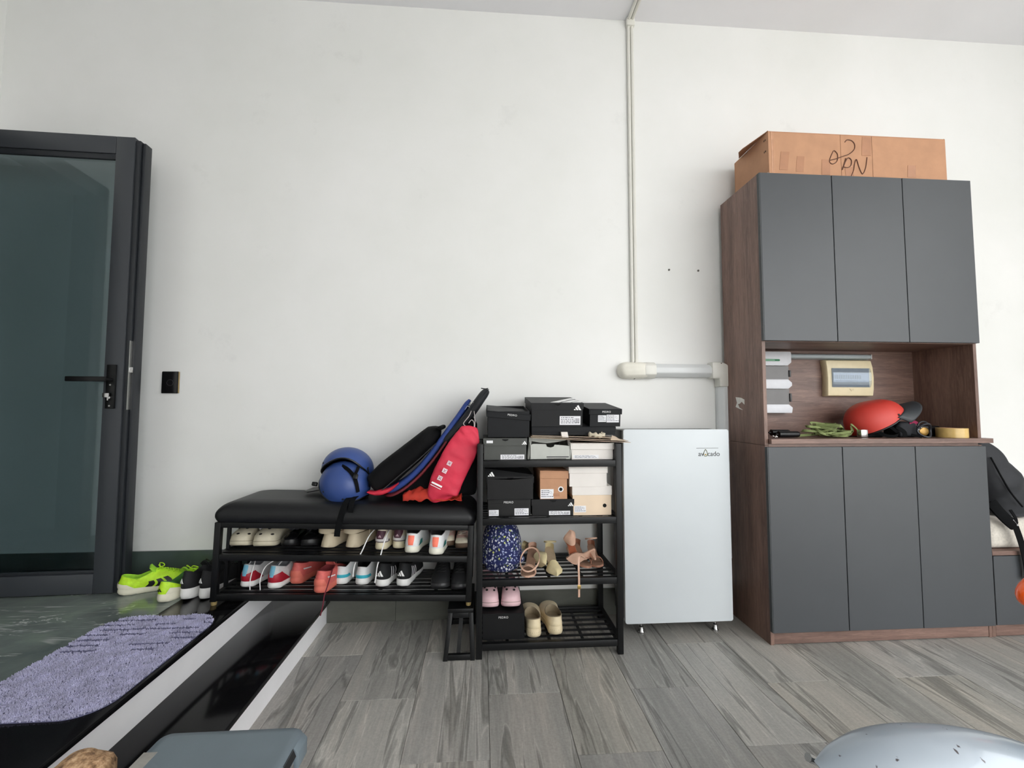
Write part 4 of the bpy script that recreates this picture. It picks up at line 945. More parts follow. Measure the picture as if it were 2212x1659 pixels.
# ------------------------------------------------------------------ helmets on the bench
HB = mat((50, 74, 134), .42, .06, 6, .06, bscale=400)
def helmet(lb, loc, rot, mt, rx=.112, ry=.128, rz=.105, name='helmet', group=None, rim0=-.35):
    t = thing(name, lb, 'helmet', loc, rot, group)
    def rim(a):       # a = angle about z; ears at +-x cut higher
        return rim0 + (.30*max(0, cos(2*a+pi))**1.2) + -.22*max(0, -cos(2*a+pi))
    def pt(a, f, k=1.):
        e0 = rim(a); e = e0+(1.5-e0)*f
        return Vector((rx*k*cos(e)*cos(a), ry*k*cos(e)*sin(a), rz*k*sin(e)))
    n = 44; r = [[pt(2*pi*i/n, j/12) for i in range(n)] for j in range(13)]
    obj('shell', M().loft(r, False, True), mt, t, False, ang=70)
    r = [[pt(2*pi*i/n, j/8, .955) for i in range(n)] for j in range(9)]
    obj('liner', M().loft(r, False, True), BLACKCLOTH, t, False, ang=70)
    obj('edge_trim', M().tube([pt(2*pi*i/n, -.004, 1.) for i in range(n+1)], .0042, 6, False), BLACKPLASTIC, t, False)
    for a in (.35, pi-.35, pi+.55, -.55):
        p = pt(a, .12, 1.0); m = M(); m.ball(p, .0045, 8, 6); obj('rivet', m, BLACKPLASTIC, t, False)
    return t, pt
t, pt = helmet('blue half helmet lying lowest on the leather bench top', (-.660, -.225, .752), (radians(22), radians(-4), radians(72)), HB, rx=.110, ry=.122, rz=.112, group='blue helmets on the bench')
m = M(); m.ribbon(spline([(.02, -.10, .02), (.01, -.125, -.02), (.0, -.12, -.05)], 4), .018, .002, Vector((1, 0, 0))); obj('chin_strap', m, BLACKCLOTH, t, False)
t2, pt2 = helmet('blue half helmet stacked on the other, tipped back against the wall', (-.668, -.160, .815), (radians(-20), radians(7), radians(4)), HB, rx=.124, ry=.134, rz=.108, rim0=-.06, group='blue helmets on the bench')
obj('sticker', M().box(-.1215, -.118, -.02, -.001, .0, .028, Matrix.Rotation(radians(14), 4, 'Z')), WHT, t2, False)
m = M(); m.ribbon(spline([(-.005, -.128, -.012), (.03, -.150, -.030), (.062, -.152, -.058), (.080, -.142, -.090), (.092, -.125, -.125)], 5), .017, .0022, Vector((0, -.2, 1))); obj('chin_strap', m, BLACKCLOTH, t2, False)
m = M(); m.ribbon(spline([(.068, -.118, -.005), (.070, -.142, -.030), (.066, -.154, -.055)], 4), .014, .0022, Vector((1, 0, 0))); obj('chin_strap', m, BLACKCLOTH, t2, False)
m = M(); m.ribbon(spline([(.105, -.07, .0), (.122, -.09, -.04), (.132, -.10, -.09)], 4), .016, .0022, Vector((0, 1, .2))); obj('chin_strap', m, BLACKCLOTH, t2, False)
obj('strap_buckle', M().box(.060, .082, -.160, -.150, -.072, -.048), BLACKPLASTIC, t2, False, bev=.003)
obj('goggle_clip', M().box(-.145, -.122, -.035, -.01, -.100, -.082), BLACKPLASTIC, t2, False, bev=.003)
st = thing('helmet_strap', 'loose black webbing strap hanging from the blue helmet over the bench front', 'strap', (-.62, -.36, .69))
def pb(x, y, Y): return None
m = M(); m.ribbon(spline([(-.610, -.300, .7065), (-.614, -.345, .700), (-.622, -.3695, .672), (-.636, -.3725, .620), (-.645, -.3735, .575), (-.648, -.3735, .545)], 5), .026, .0024, Vector((1, 0, 0))); obj('webbing', m, BLACKCLOTH, st)
m = M(); m.ribbon(spline([(-.586, -.300, .7085), (-.588, -.345, .703), (-.589, -.3715, .676), (-.590, -.374, .650)], 5), .022, .0024, Vector((1, 0, 0))); obj('webbing', m, BLACKCLOTH, st)
vz = thing('visor', 'black visor strip poking out left from under the blue helmets', 'visor', (-.80, -.12, .706))
m = M(); m.prism([(-.875, -.17, .708), (-.845, -.21, .710), (-.70, -.19, .732), (-.70, -.10, .730), (-.86, -.10, .712)], (0, 0, .005)); obj('blade', m, BLACKPLASTIC, vz, bev=.002)

# ------------------------------------------------------------------ bags leaning on the bench
def P2(*pts, y=-.2): return [(x, y, z) for x, z in pts]
bag = thing('duffel_bag', 'black soft bag slumped against the racket bags on the bench', 'bag', (-.36, -.19, .70))
path = spline([(-.535, -.19, .745), (-.49, -.19, .778), (-.42, -.19, .838), (-.34, -.19, .905), (-.265, -.19, .975), (-.215, -.19, 1.022)], 5)
n = len(path); hw = [lerp([0, .08, .3, .6, .88, 1], [.012, .055, .066, .060, .046, .012], i/(n-1))*.93 for i in range(n)]; hd = [lerp([0, .1, .8, 1], [.05, .12, .12, .06], i/(n-1)) for i in range(n)]
m = M(); m.loft(sweep(path, hw, hd, 22, 3.0)); obj('body', m, mat((9, 9, 11), .85, .2, 40, .5, bscale=60, spec=.2), bag, ang=70)
m = M(); pth = [p+Vector((.035, -.125, -.032)) for p in path[4:-4]]; m.tube(pth, .003, 6); obj('zip', m, mat((40, 40, 44), .5), bag)
m = M(); m.box(-.215, -.190, -.30, -.09, 1.015, 1.035, ); obj('top_handle', m, BLACKCLOTH, bag, bev=.008)
m = M(); m.tube(spline([(-.44, -.25, .862), (-.43, -.252, .888), (-.418, -.25, .878)], 4), .004, 6); obj('strap_loop', m, BLACKCLOTH, bag)

rb = thing('racket_bag', 'black racket bag edged in blue and red leaning against the shoe boxes', 'bag', (-.3, -.18, .70))
path = spline([(-.480, -.18, .724), (-.41, -.18, .740), (-.33, -.18, .800), (-.25, -.18, .890), (-.17, -.18, 1.005), (-.11, -.18, 1.090), (-.062, -.18, 1.165)], 6)
n = len(path); hd = [lerp([0, .1, .5, .9, 1], [.05, .11, .125, .09, .05], i/(n-1)) for i in range(n)]
hw = [lerp([0, .06, .94, 1], [.004, .018, .014, .006], i/(n-1)) for i in range(n)]
m = M(); m.loft(sweep(path, hw, hd, 18, 4)); obj('body', m, mat((36, 62, 132), .7, .12, 60, .2), rb, ang=60, label='blue side panel')
pth = [p+(path[min(i+1, n-1)]-path[max(i-1, 0)]).normalized().cross(Vector((0, 1, 0)))*.024 for i, p in enumerate(path)]
if pth[n//2].z > path[n//2].z: pth = [p*1-(q-p)*-0 for p, q in zip(pth, path)]; pth = [path[i]*2-pth[i] for i in range(n)]
m = M(); m.loft(sweep(pth, [h*.55 for h in hw], [h*1.01 for h in hd], 18, 4)); obj('red_panel', m, mat((112, 28, 38), .7, .12, 60, .2), rb, ang=60, label='dark red panel')
m = M(); pp = spline([(-.535, -.285, .728), (-.50, -.292, .722), (-.44, -.296, .735), (-.395, -.292, .765)], 5); k_ = len(pp)
m.loft(sweep(pp, [lerp([0, .5, 1], [.003, .014, .003], i/(k_-1)) for i in range(k_)], [.03]*k_, 12, 2.4)); obj('red_corner', m, mat((206, 44, 66), .6, .08, 50), rb, ang=60, label='bright red corner')

rc = thing('racket_cover', 'dark grey racket cover with a zip leaning highest on the boxes', 'racket cover', (-.15, -.2, .72))
path = spline([(-.215, -.2, .925), (-.155, -.2, .985), (-.10, -.2, 1.045), (-.045, -.2, 1.115), (.000, -.2, 1.180), (.028, -.2, 1.215)], 6)
n = len(path); hw = [lerp([0, .1, .6, .85, .96, 1], [.008, .026, .024, .022, .016, .004], i/(n-1)) for i in range(n)]; hd = [lerp([0, .15, .7, 1], [.04, .10, .12, .06], i/(n-1)) for i in range(n)]
m = M(); m.loft(sweep(path, hw, hd, 20, 3.2)); obj('cover', m, mat((32, 34, 38), .65, .08, 60, .12, spec=.3), rc, ang=60)
m = M(); m.tube([p+Vector((.004, -hd[i]*1.0, 0)) for i, p in enumerate(path)], .0018, 5); obj('zip', m, mat((18, 18, 20), .5), rc)
m = M(); m.tube(spline([(.028, -.2, 1.222), (.014, -.22, 1.219), (-.006, -.225, 1.222)], 4), .0028, 6); obj('zip_pull', m, BLACKPLASTIC, rc)
m = M()
for a in ((-.070, 1.12), (-.052, 1.142)): m.tube(spline([(a[0]-.012, -.315, a[1]-.005), (a[0], -.318, a[1]+.012), (a[0]+.010, -.316, a[1]+.006)], 4), .0012, 5)
obj('piping', m, mat((170, 170, 172), .5), rc)
# soft black lower part hanging behind the pink pouch
m = M(); m.prism([(x, -.285, z) for x, z in ((-.44, .722), (-.38, .775), (-.28, .86), (-.19, .97), (-.11, 1.05), (-.05, 1.085), (-.026, 1.04), (-.025, .86), (-.027, .70), (-.20, .704))], (0, .20, 0))
obj('soft_body', m, BLACKCLOTH, rc, bev=.022, seg=3, ang=70)

pk = thing('pouch', 'bright pink drawstring pouch hanging in front of the black bags', 'pouch', (-.13, -.33, .80))
PKM = mat((208, 46, 72), .65, .10, 12, .8, bscale=22)
path = spline([(-.058, -.318, 1.040), (-.068, -.322, .985), (-.095, -.325, .925), (-.130, -.330, .855), (-.165, -.332, .780), (-.182, -.330, .722), (-.176, -.325, .690)], 6)
n = len(path); hw = [lerp([0, .03, .16, .35, .7, .88, .97, 1], [.004, .036, .060, .072, .075, .070, .044, .008], i/(n-1)) for i in range(n)]; hd = [lerp([0, .1, .4, .8, 1], [.004, .012, .026, .030, .008], i/(n-1)) for i in range(n)]
rg = sweep(path, hw, hd, 26, 2.9)
for j, r in enumerate(rg):
    for i, p in enumerate(r):
        f = noise.noise(Vector((p.x*14+3, p.z*10, i*.02)))*.006+abs(noise.noise(Vector((p.x*22+p.z*16, p.z*9, 4.))))*-.010; r[i] = p+Vector((f*.6, f*1.4-.004*abs(sin(j*.55+i*.2)), f*.3))
m = M(); m.loft(rg); po = obj('pouch_body', m, PKM, pk, ang=80)
d_ = (path[20]-path[14]).normalized(); nrm = Vector((0, -1, 0)); sd_ = d_.cross(nrm).normalized()
if sd_.x < 0: sd_ = -sd_
PRT = mat((226, 206, 212), .6)
c0 = Vector((-.172, -.366, .800))
for k in range(3):
    c = Vector((-.192+.0215*k, -.3715, .800+.0335*k)); m = M()
    a, b = sd_*.0105, -d_*.0105
    m.prism([c-a-b, c+a-b, c+a+b, c-a+b], (0, .0006, 0)); ic = obj('care_mark', m, PRT, pk)
    mm = M(); mm.tube([c+a*.6+b*.6-Vector((0, .0008, 0)), c-a*.6-b*.6-Vector((0, .0008, 0))], .0011, 4); mm.tube([c-a*.6+b*.6-Vector((0, .0008, 0)), c+a*.6-b*.6-Vector((0, .0008, 0))], .0011, 4)
    obj('mark_cross', mm, mat((150, 70, 90), .6), ic)
c = Vector((-.206, -.3705, .771)); m = M(); a, b = sd_*.026, d_*.004
m.prism([c-a-b, c+a-b, c+a+b, c-a+b], (0, .0006, 0)); c2 = c+d_*.012; m.prism([c2-a-b*.3, c2+a-b*.3, c2+a+b*.3, c2-a+b*.3], (0, .0006, 0)); obj('print_bar', m, WHT, pk)
m = M(); m.tube(spline([(-.075, -.325, 1.035), (-.088, -.323, 1.05), (-.062, -.32, 1.085), (-.048, -.31, 1.12)], 4), .0018, 5); m.tube(spline([(-.040, -.32, 1.01), (-.038, -.318, 1.05), (-.050, -.315, 1.066), (-.064, -.317, 1.05)], 4), .0018, 5); m.tube(spline([(-.036, -.32, 1.015), (-.034, -.318, 1.06), (-.040, -.31, 1.12)], 4), .0018, 5)
obj('drawstring', m, mat((196, 186, 186), .7), pk)

oc = thing('orange_cloth', 'crumpled orange cloth lying under the black bags on the bench', 'cloth', (-.28, -.31, .71))
m = M()
def fo(i, j):
    x = -.365+.27*i; y = -.345+.10*j; z = .704+.012*max(0, 1-abs(2*j-1))+.070*max(0, 1-((i-.36)/.5)**2)*(j**.5)*(1-.5*j)+.014*noise.noise(Vector((x*26, y*26, 1)))+.010*noise.noise(Vector((x*60, y*50, 2)))
    z -= .0277*(x+.9)*.6
    return Vector((x+.006*noise.noise(Vector((x*40, y*40, 5))), y, max(z, .688)))
m.grid(fo, 34, 14)
ocm = obj('fabric', m, mat((176, 44, 26), .75, .15, 30, .2), oc, ang=80); sm = ocm.modifiers.new('thick', 'SOLIDIFY'); sm.thickness = .003

# ------------------------------------------------------------------ cardboard box on the tall cabinet
kb = thing('cardboard_box', 'large brown cardboard carton with pen scrawl on top of the tall cabinet', 'box', (1.93, -.2, 2.301))
m = M(); q = (1.449, 2.422, -.355, -.055)
for a in ((q[0], q[1], q[2], q[2]+.005), (q[0], q[1], q[3]-.005, q[3]), (q[0], q[0]+.005, q[2]+.005, q[3]-.005), (q[1]-.005, q[1], q[2]+.005, q[3]-.005)): m.box(*a, 2.301, 2.534)
m.box(q[0]+.005, q[1]-.005, q[2]+.005, q[3]-.005, 2.301, 2.306); m.box(q[0], q[1], q[2], q[3], 2.534, 2.539)
obj('carton', m, KRAFT, kb, bev=.0012, seg=1)
m = M(); m.prism([(1.452, -.352, 2.5395), (1.385, -.24, 2.510), (1.380, -.21, 2.506), (1.45, -.10, 2.541)], (0, 0, .004)); obj('corner_flap', m, KRAFTD, kb)
m = M(); m.prism([(2.419, -.353, 2.5395), (2.434, -.33, 2.530), (2.419, -.30, 2.540)], (0, 0, .003)); obj('corner_flap', m, KRAFTD, kb)
m = M(); m.prism([(2.4225, -.25, 2.350), (2.445, -.20, 2.362), (2.4225, -.17, 2.370)], (0, 0, .003)); obj('corner_flap', m, KRAFTD, kb)
for x in (1.8375, 2.0095): obj('fold_line', M().box(x, x+.002, -.3562, -.3552, 2.302, 2.536), KRAFTD, kb)
for a in ((1.503, 2.337, 1.548, 2.433, .012), (1.592, 2.33, 1.632, 2.412, .008), (1.730, 2.32, 1.775, 2.400, .004), (2.2, 2.325, 2.245, 2.388, .004), (1.952, 2.43, 2.002, 2.53, .006), (1.862, 2.305, 1.905, 2.365, -.006)):
    m = M(); x0, z0, x1, z1, sk = a; m.prism([(x0, -.3562, z0), (x1, -.3562, z0), (x1+sk, -.3562, z1), (x0+sk, -.3562, z1)], (0, .0006, 0)); obj('packing_tape', m, TAPE, kb)
m = M()
for x, w_ in ((1.466, .004), (1.474, .002)): m.box(x, x+w_, -.3563, -.3555, 2.303, 2.535)
obj('tape_edge', m, mat((214, 168, 138), .3), kb)
def pen(*pts): 
    return spline([PY_(x, y) for x, y in pts], 5)
SC0 = ((1540+x/3.814, 260+y/3.814) for x, y in ((0, 0),))
def PY_(x, z): return (x, -.3565, z)
PENS = [
 [(1.797,-0.3565,2.447), (1.78,-0.3565,2.412), (1.774,-0.3565,2.388), (1.791,-0.3565,2.378), (1.815,-0.3565,2.394), (1.819,-0.3565,2.429), (1.804,-0.3565,2.448), (1.797,-0.3565,2.447)],
 [(1.777,-0.3565,2.397), (1.81,-0.3565,2.406), (1.846,-0.3565,2.42), (1.882,-0.3565,2.434), (1.911,-0.3565,2.46), (1.915,-0.3565,2.487), (1.9,-0.3565,2.506), (1.875,-0.3565,2.51), (1.862,-0.3565,2.497)],
 [(1.863,-0.3565,2.411), (1.852,-0.3565,2.378), (1.84,-0.3565,2.349)],
 [(1.843,-0.3565,2.351), (1.86,-0.3565,2.391), (1.876,-0.3565,2.414), (1.893,-0.3565,2.402), (1.889,-0.3565,2.373), (1.869,-0.3565,2.362), (1.846,-0.3565,2.366)],
 [(1.889,-0.3565,2.319), (1.903,-0.3565,2.349), (1.91,-0.3565,2.383), (1.921,-0.3565,2.408), (1.934,-0.3565,2.365), (1.951,-0.3565,2.331), (1.97,-0.3565,2.366), (1.98,-0.3565,2.421)]]
m = M()
for q in PENS: m.tube(spline(q, 4), .0022, 5)
obj('pen_scrawl', m, mat((92, 56, 40), .6), kb)
m = M()
for z in (2.50, 2.44): 
    for y in (-.325, -.335): m.box(1.4478, 1.449, y, y+.004, z, z+.008)
obj('staple_hole', m, mat((50, 34, 26), .8), kb)
obj('white_mark', M().box(1.4478, 1.449, -.35, -.335, 2.312, 2.325), WHT, kb)

# ------------------------------------------------------------------ things in the niche
tb = thing('led_tube', 'grey-white tube lamp fixed along the top of the niche back', 'lamp', (1.95, -.07, 1.42))
m = M(); m.prism([(1.727, -.05, 1.402), (1.727, -.062, 1.402), (1.727, -.082, 1.409), (1.727, -.086, 1.418), (1.727, -.082, 1.428), (1.727, -.062, 1.434), (1.727, -.05, 1.434)], (.485, 0, 0)); obj('tube', m, mat((176, 186, 190), .4, .03), tb, bev=.002)
obj('end_cap', M().box(2.2125, 2.219, -.083, -.05, 1.404, 1.432), mat((196, 198, 198), .5), tb, bev=.003)
bk = thing('breaker_box', 'cream circuit breaker box with smoked window on the niche back', 'breaker box', (2.06, -.07, 1.3))
IV = mat((222, 208, 172), .4, .03)
m = M(); q = [(1.935, 1.192), (2.212, 1.192), (2.218, 1.23), (2.221, 1.30), (2.216, 1.36), (2.206, 1.398), (1.928, 1.398), (1.934, 1.36), (1.938, 1.30)]
rings = [[(x, -.05, z) for x, z in q], [(x, -.078, z) for x, z in q], [(2.075+(x-2.075)*.965, -.090, 1.295+(z-1.295)*.955) for x, z in q]]
m.loft(rings); obj('cover', m, IV, bk, bev=.002)
m = M(); m.box(1.965, 2.187, -.0912, -.0898, 1.244, 1.350); obj('window_recess', m, mat((46, 48, 52), .4), bk)
m = M(); m.box(1.972, 2.184, -.0922, -.0913, 1.272, 1.324); obj('breaker_row', m, mat((150, 158, 172), .4), bk)
m = M()
for k in range(12): m.box(1.978+k*.0135, 1.987+k*.0135, -.0932, -.0923, 1.290, 1.312)
obj('breaker_switch', m, mat((92, 98, 112), .4), bk)
m = M(); pr = []
for k in range(9): a = pi*k/8; pr.append((1.963, -.0935-.012*sin(a), 1.297-.054*cos(a)))
m.prism(pr, (.226, 0, 0))
SMOKE = glass_mat('smoked_window', (.80, .83, .87), .05, .08)
obj('window', m, SMOKE, bk)
m = M(); m.prism([(2.066, -.092, 1.234), (2.092, -.092, 1.234), (2.090, -.092, 1.226), (2.078, -.092, 1.222)], (0, .003, 0)); obj('latch', m, mat((196, 180, 144), .4), bk)
obj('cable_hole', M().box(1.955, 1.975, -.056, -.0505, 1.398, 1.402), BLACKPLASTIC, bk)
# wall file rack
fr_ = thing('file_rack', 'white and smoked grey wall file rack at the left of the niche', 'file rack', (1.64, -.07, 1.27))
WG = mat((214, 216, 222), .4, .03); SMK = mat((92, 90, 90), .3, .1, 12)
obj('back_plate', M().box(1.50, 1.716, -.056, -.0505, 1.10, 1.438), SMK, fr_)
for z0, z1, tp, bt in ((1.362, 1.440, 0, 1), (1.232, 1.285, 1, 1), (1.098, 1.146, 1, 0)):
    q = [(1.50, z0), (1.700 if bt else 1.717, z0)] + ([(1.722, z0+.018)] if bt else []) + [(1.722, z1-.018 if tp else z1-.004)] + ([(1.700, z1)] if tp else [(1.716, z1)]) + [(1.50, z1)]
    m = M(); m.prism([(x, -.10, z) for x, z in q], (0, .043, 0)); pw = obj('pocket', m, WG, fr_, bev=.002)
    if z0 > 1.3:
        m = M(); qq = rrect(1.52, 1.655, 1.386, 1.398, .006); m.prism([(x, -.1008, z) for x, z in qq], (0, .0008, 0)); lb_ = obj('green_label', m, mat((40, 120, 80), .5), pw)
        obj('print', M().box(1.55, 1.625, -.1013, -.1007, 1.390, 1.394), mat((150, 200, 170), .5), lb_)
for z0, z1 in ((1.286, 1.361), (1.147, 1.231)):
    obj('smoked_panel', M().box(1.50, 1.714, -.085, -.0805, z0, z1), SMK, fr_)
    obj('hinge_clip', M().box(1.7145, 1.724, -.092, -.078, z0+.014, z1-.024), mat((58, 58, 60), .4), fr_, bev=.002)
# two black grips
gr = thing('hand_grip', 'two black rubber grips tied together at the left of the counter', 'grips', (1.55, -.30, .976))
for y, z, a, b in ((-.262, .999, 1.478, 1.576), (-.300, .9925, 1.490, 1.598)):
    m = M(); m.tube([(a-.012, y, z), (a, y, z), (a+.002, y, z), (b-.01, y, z), (b, y, z)], [.004, .005, .016, .016, .013], 14); obj('grip', m, BLACKPLASTIC, gr)
m = M()
for k in range(5): m.ball((1.452+.008*(k % 3), -.335+.006*k, .981+.004*(k % 2)), .0045, 8, 6)
obj('ball_chain', m, CHROME, gr)
# heap of olive webbing
ow = thing('webbing_strap', 'heap of olive green webbing strap with metal buckle on the counter', 'strap', (1.78, -.27, .976))
random.seed(5); OL = mat((122, 134, 84), .85, .15, 60, .2)
pts = []
for k in range(46):
    a = k*1.9+random.uniform(-.5, .5); f = k/45; r_ = .030+.055*random.random()
    pts.append(Vector((1.735+.085*f+cos(a)*r_*1.25, -.27+sin(a)*.045, .984+.092*max(0, 1-abs(f-.42)*1.9)*random.uniform(.1, 1.))))
pts = [Vector((1.615, -.27, .981)), Vector((1.64, -.25, .983))]+pts+[Vector((1.90, -.28, .992)), Vector((1.893, -.285, 1.04)), Vector((1.918, -.29, 1.02)), Vector((1.93, -.295, .995))]
m = M(); sp = spline(pts, 6); m.ribbon(sp, .013, .0022, [Vector((sin(i*.13), cos(i*.21), .9)) for i in range(len(sp))]); obj('webbing', m, OL, ow, ang=60)
obj('buckle', M().box(1.922, 1.960, -.315, -.285, .977, 1.016), CHROME, ow, bev=.004)
# red helmet with visor
RH = mat((196, 58, 48), .5, .06, 8, .08, bscale=300)
t = thing('red_helmet', 'red half helmet with black peak tipped on the niche counter', 'helmet', (2.085, -.232, .976))
def hp_(a, f, k=1.):
    e0 = -.05+.42*max(0, cos(a))*1.0-.30*max(0, -cos(a)); e = e0+(pi/2-e0)*f
    q = max(cos(e), 0)**.72; return Vector((.146*k*q*cos(a), .118*k*q*sin(a), (.108 if e > 0 else .15)*k*sin(e)))
Rm = Matrix.Translation((-.01, 0, .082)) @ Matrix.Rotation(radians(-13), 4, 'Y')
n = 44; m = M(); m.loft([[Rm @ hp_(2*pi*i/n, j/12*.985) for i in range(n)] for j in range(13)], False, True); obj('shell', m, RH, t, False, ang=70)
m = M(); m.loft([[Rm @ hp_(2*pi*i/n, j/8*.985, .95) for i in range(n)] for j in range(9)], False, True); obj('liner', m, BLACKCLOTH, t, False, ang=70)
m = M(); m.tube([Rm @ hp_(2*pi*i/n, 0, 1.) for i in range(n+1)], .004, 6, False); obj('edge_trim', m, BLACKPLASTIC, t, False)
m = M()
def vis(i, j):
    a = -1.45+2.9*i; p = hp_(a, .10, 1.015); ex = .105*j*max(0., cos(a*.80))**.6
    return Rm @ (p+Vector((ex, .10*ex*sin(a), -.10*ex+.012*(1-abs(2*i-1))*j-.034*j*abs(2*i-1)**1.5)))
m.grid(vis, 20, 8); pk_ = obj('peak', m, mat((48, 52, 56), .5), t, False, ang=70); md = pk_.modifiers.new('thick', 'SOLIDIFY'); md.thickness = .006
m = M(); m.ball(Rm @ hp_(-1.35, .14, 1.01), (.006, .003, .006), 10, 6); obj('rivet', m, BLACKPLASTIC, t, False)
m = M(); m.ribbon(spline([(-.085, -.085, .030), (-.05, -.10, .012), (-.01, -.105, .008), (.02, -.10, .020), (.0, -.095, .044), (-.02, -.09, .058)], 5), .014, .0022, Vector((0, -.3, 1))); m.ribbon(spline([(.02, -.09, .055), (.05, -.10, .03), (.055, -.10, .004)], 4), .024, .0022, Vector((1, 0, 0))); obj('chin_strap', m, BLACKCLOTH, t, False)
m = M(); m.box(-.115, -.02, -.07, .07, .0, .03); obj('neck_pad', m, BLACKCLOTH, t, False, bev=.012)
# black camera pouch beside the helmet
cp = thing('equipment_pouch', 'black pouch with a pink stripe under the peak of the red helmet', 'pouch', (2.20, -.25, .976))
m = M(); m.box(2.145, 2.245, -.30, -.20, .976, 1.055); obj('pouch_body', m, mat((24, 26, 32), .8, .15, 50, .2), cp, bev=.014, seg=4)
m = M(); m.ribbon(spline([(2.20, -.301, 1.048), (2.225, -.303, 1.055), (2.245, -.298, 1.046)], 4), .014, .002, Vector((0, -.5, 1))); obj('pink_stripe', m, mat((150, 40, 80), .6), cp)
gg = thing('goggles', 'pair of round goggles with gold lens beside the tape roll', 'goggles', (2.28, -.28, .976))
m = M(); m.tube([Vector((2.262+.036*cos(a), -.325+.010*cos(a*2), 1.012+.034*sin(a))) for a in [2*pi*k/28 for k in range(29)]], .005, 8, False); m.tube([Vector((2.285+.034*cos(a), -.292, 1.022+.034*sin(a))) for a in [2*pi*k/28 for k in range(29)]], .004, 8, False); obj('rim', m, mat((34, 38, 46), .35), gg)
m = M(); m.ball((2.268, -.312, 1.006), (.026, .004, .022), 16, 8); obj('lens', m, mat((150, 116, 56), .25, .2, metal=.5), gg)
m = M(); m.ribbon(spline([(2.19, -.318, .990), (2.215, -.326, .984), (2.235, -.328, .9795)], 4), .012, .003, Vector((0, -.2, 1))); obj('head_band', m, BLACKCLOTH, gg)
bc = thing('black_tool', 'black cased tool lying behind the tape roll on the counter', 'tool', (2.38, -.2, .976))
obj('case', M().box(2.30, 2.445, -.235, -.165, .976, 1.032), BLACKPLASTIC, bc, bev=.010)
m = M(); m.ball((2.318, -.237, 1.010), (.006, .002, .006), 8, 6); m.ball((2.334, -.237, 1.018), (.004, .002, .006), 8, 6); obj('metal_stud', m, STEEL, bc)
obj('card_edge', M().box(2.30, 2.335, -.232, -.20, 1.033, 1.036), mat((150, 150, 150), .5), bc)
bo = thing('bottle', 'small white bottle with rounded cap behind the red helmet', 'bottle', (2.200, -.085, .976))
m = M(); m.tube([(2.200, -.085, .976), (2.200, -.085, .98), (2.200, -.085, 1.08), (2.200, -.085, 1.105), (2.200, -.085, 1.125)], [.026, .028, .028, .022, .016], 16); obj('body', m, mat((210, 206, 206), .4), bo)
m = M(); m.tube([(2.200, -.085, 1.1255), (2.200, -.085, 1.142), (2.200, -.085, 1.150), (2.200, -.085, 1.154)], [.0165, .0165, .012, .004], 16); obj('cap', m, mat((206, 204, 204), .4), bo)
tr_ = thing('tape_roll', 'roll of clear yellowish packing tape at the right end of the counter', 'tape', (2.41, -.335, .976))
cx, cy, ro, ri = 2.412, -.318, .062, .040
r = [[(cx+q*cos(2*pi*i/40), cy+q*sin(2*pi*i/40), z) for i in range(40)] for q, z in ((ri+.004, .976), (ro, .976), (ro, 1.024), (ri+.004, 1.024))]
m = M(); m.loft(r+[r[0]], False, False); obj('tape', m, mat((206, 174, 108), .25, .08, 30), tr_)
r = [[(cx+q*cos(2*pi*i/32), cy+q*sin(2*pi*i/32), z) for i in range(32)] for q, z in ((ri, .976), (ri+.0038, .976), (ri+.0038, 1.0245), (ri, 1.0245))]
m = M(); m.loft(r+[r[0]], False, False); obj('core', m, KRAFT, tr_)

# ------------------------------------------------------------------ backpack by the tall cabinet
bp = thing('backpack', 'black quilted backpack leaning on the tall cabinet at the right edge', 'backpack', (2.68, -.22, .565))
BPM = mat((30, 32, 37), .7, .12, 20, .2, bscale=70)
path = spline([(2.555, -.2, .955), (2.60, -.21, .92), (2.65, -.215, .84), (2.70, -.22, .75), (2.735, -.22, .66), (2.735, -.22, .575)], 6)
n = len(path); hw = [lerp([0, .05, .3, .6, .95, 1], [.012, .05, .085, .12, .12, .09], i/(n-1)) for i in range(n)]
hw = [min(h, .9*max(.02, (p.x-2.524))) for h, p in zip(hw, path)]; hd = [lerp([0, .1, .6, 1], [.05, .11, .135, .12], i/(n-1)) for i in range(n)]
rg = sweep(path, hw, hd, 40, 2.6)
for j, r in enumerate(rg):
    for i, p in enumerate(r):
        f = .010*abs(sin(j*.42+.5))**.5-.010+.008*noise.noise(p*9); q = p+(p-path[j]).normalized()*f; q.x = max(q.x, 2.5195); q.z = max(q.z, .5665); r[i] = q
m = M(); m.loft(rg); obj('pack_body', m, BPM, bp, ang=80)
m = M(); pth = spline([(2.60, -.335, .875), (2.63, -.352, .78), (2.665, -.362, .70), (2.72, -.365, .63)], 5); k_ = len(pth); m.tube(pth, .004, 6); obj('seam', m, BLACKCLOTH, bp)
m = M(); m.ribbon(spline([(2.535, -.375, .66), (2.555, -.392, .615), (2.590, -.398, .575), (2.625, -.400, .545)], 5), .05, .012, Vector((1, -.1, .6))); obj('shoulder_strap', m, BLACKCLOTH, bp, bev=.003)
m = M(); m.ribbon(spline([(2.632, -.38, .62), (2.636, -.398, .58), (2.632, -.401, .545)], 4), .016, .003, Vector((1, 0, 0))); m.ribbon(spline([(2.628, -.400, .548), (2.645, -.402, .49), (2.663, -.402, .42), (2.674, -.402, .34), (2.672, -.402, .285)], 5), .032, .003, Vector((1, 0, .1))); obj('loose_strap', m, BLACKCLOTH, bp)
m = M(); m.tube([(2.612, -.404, .578), (2.637, -.404, .548)], .003, 6); obj('adjuster', m, mat((190, 190, 192), .4), bp)

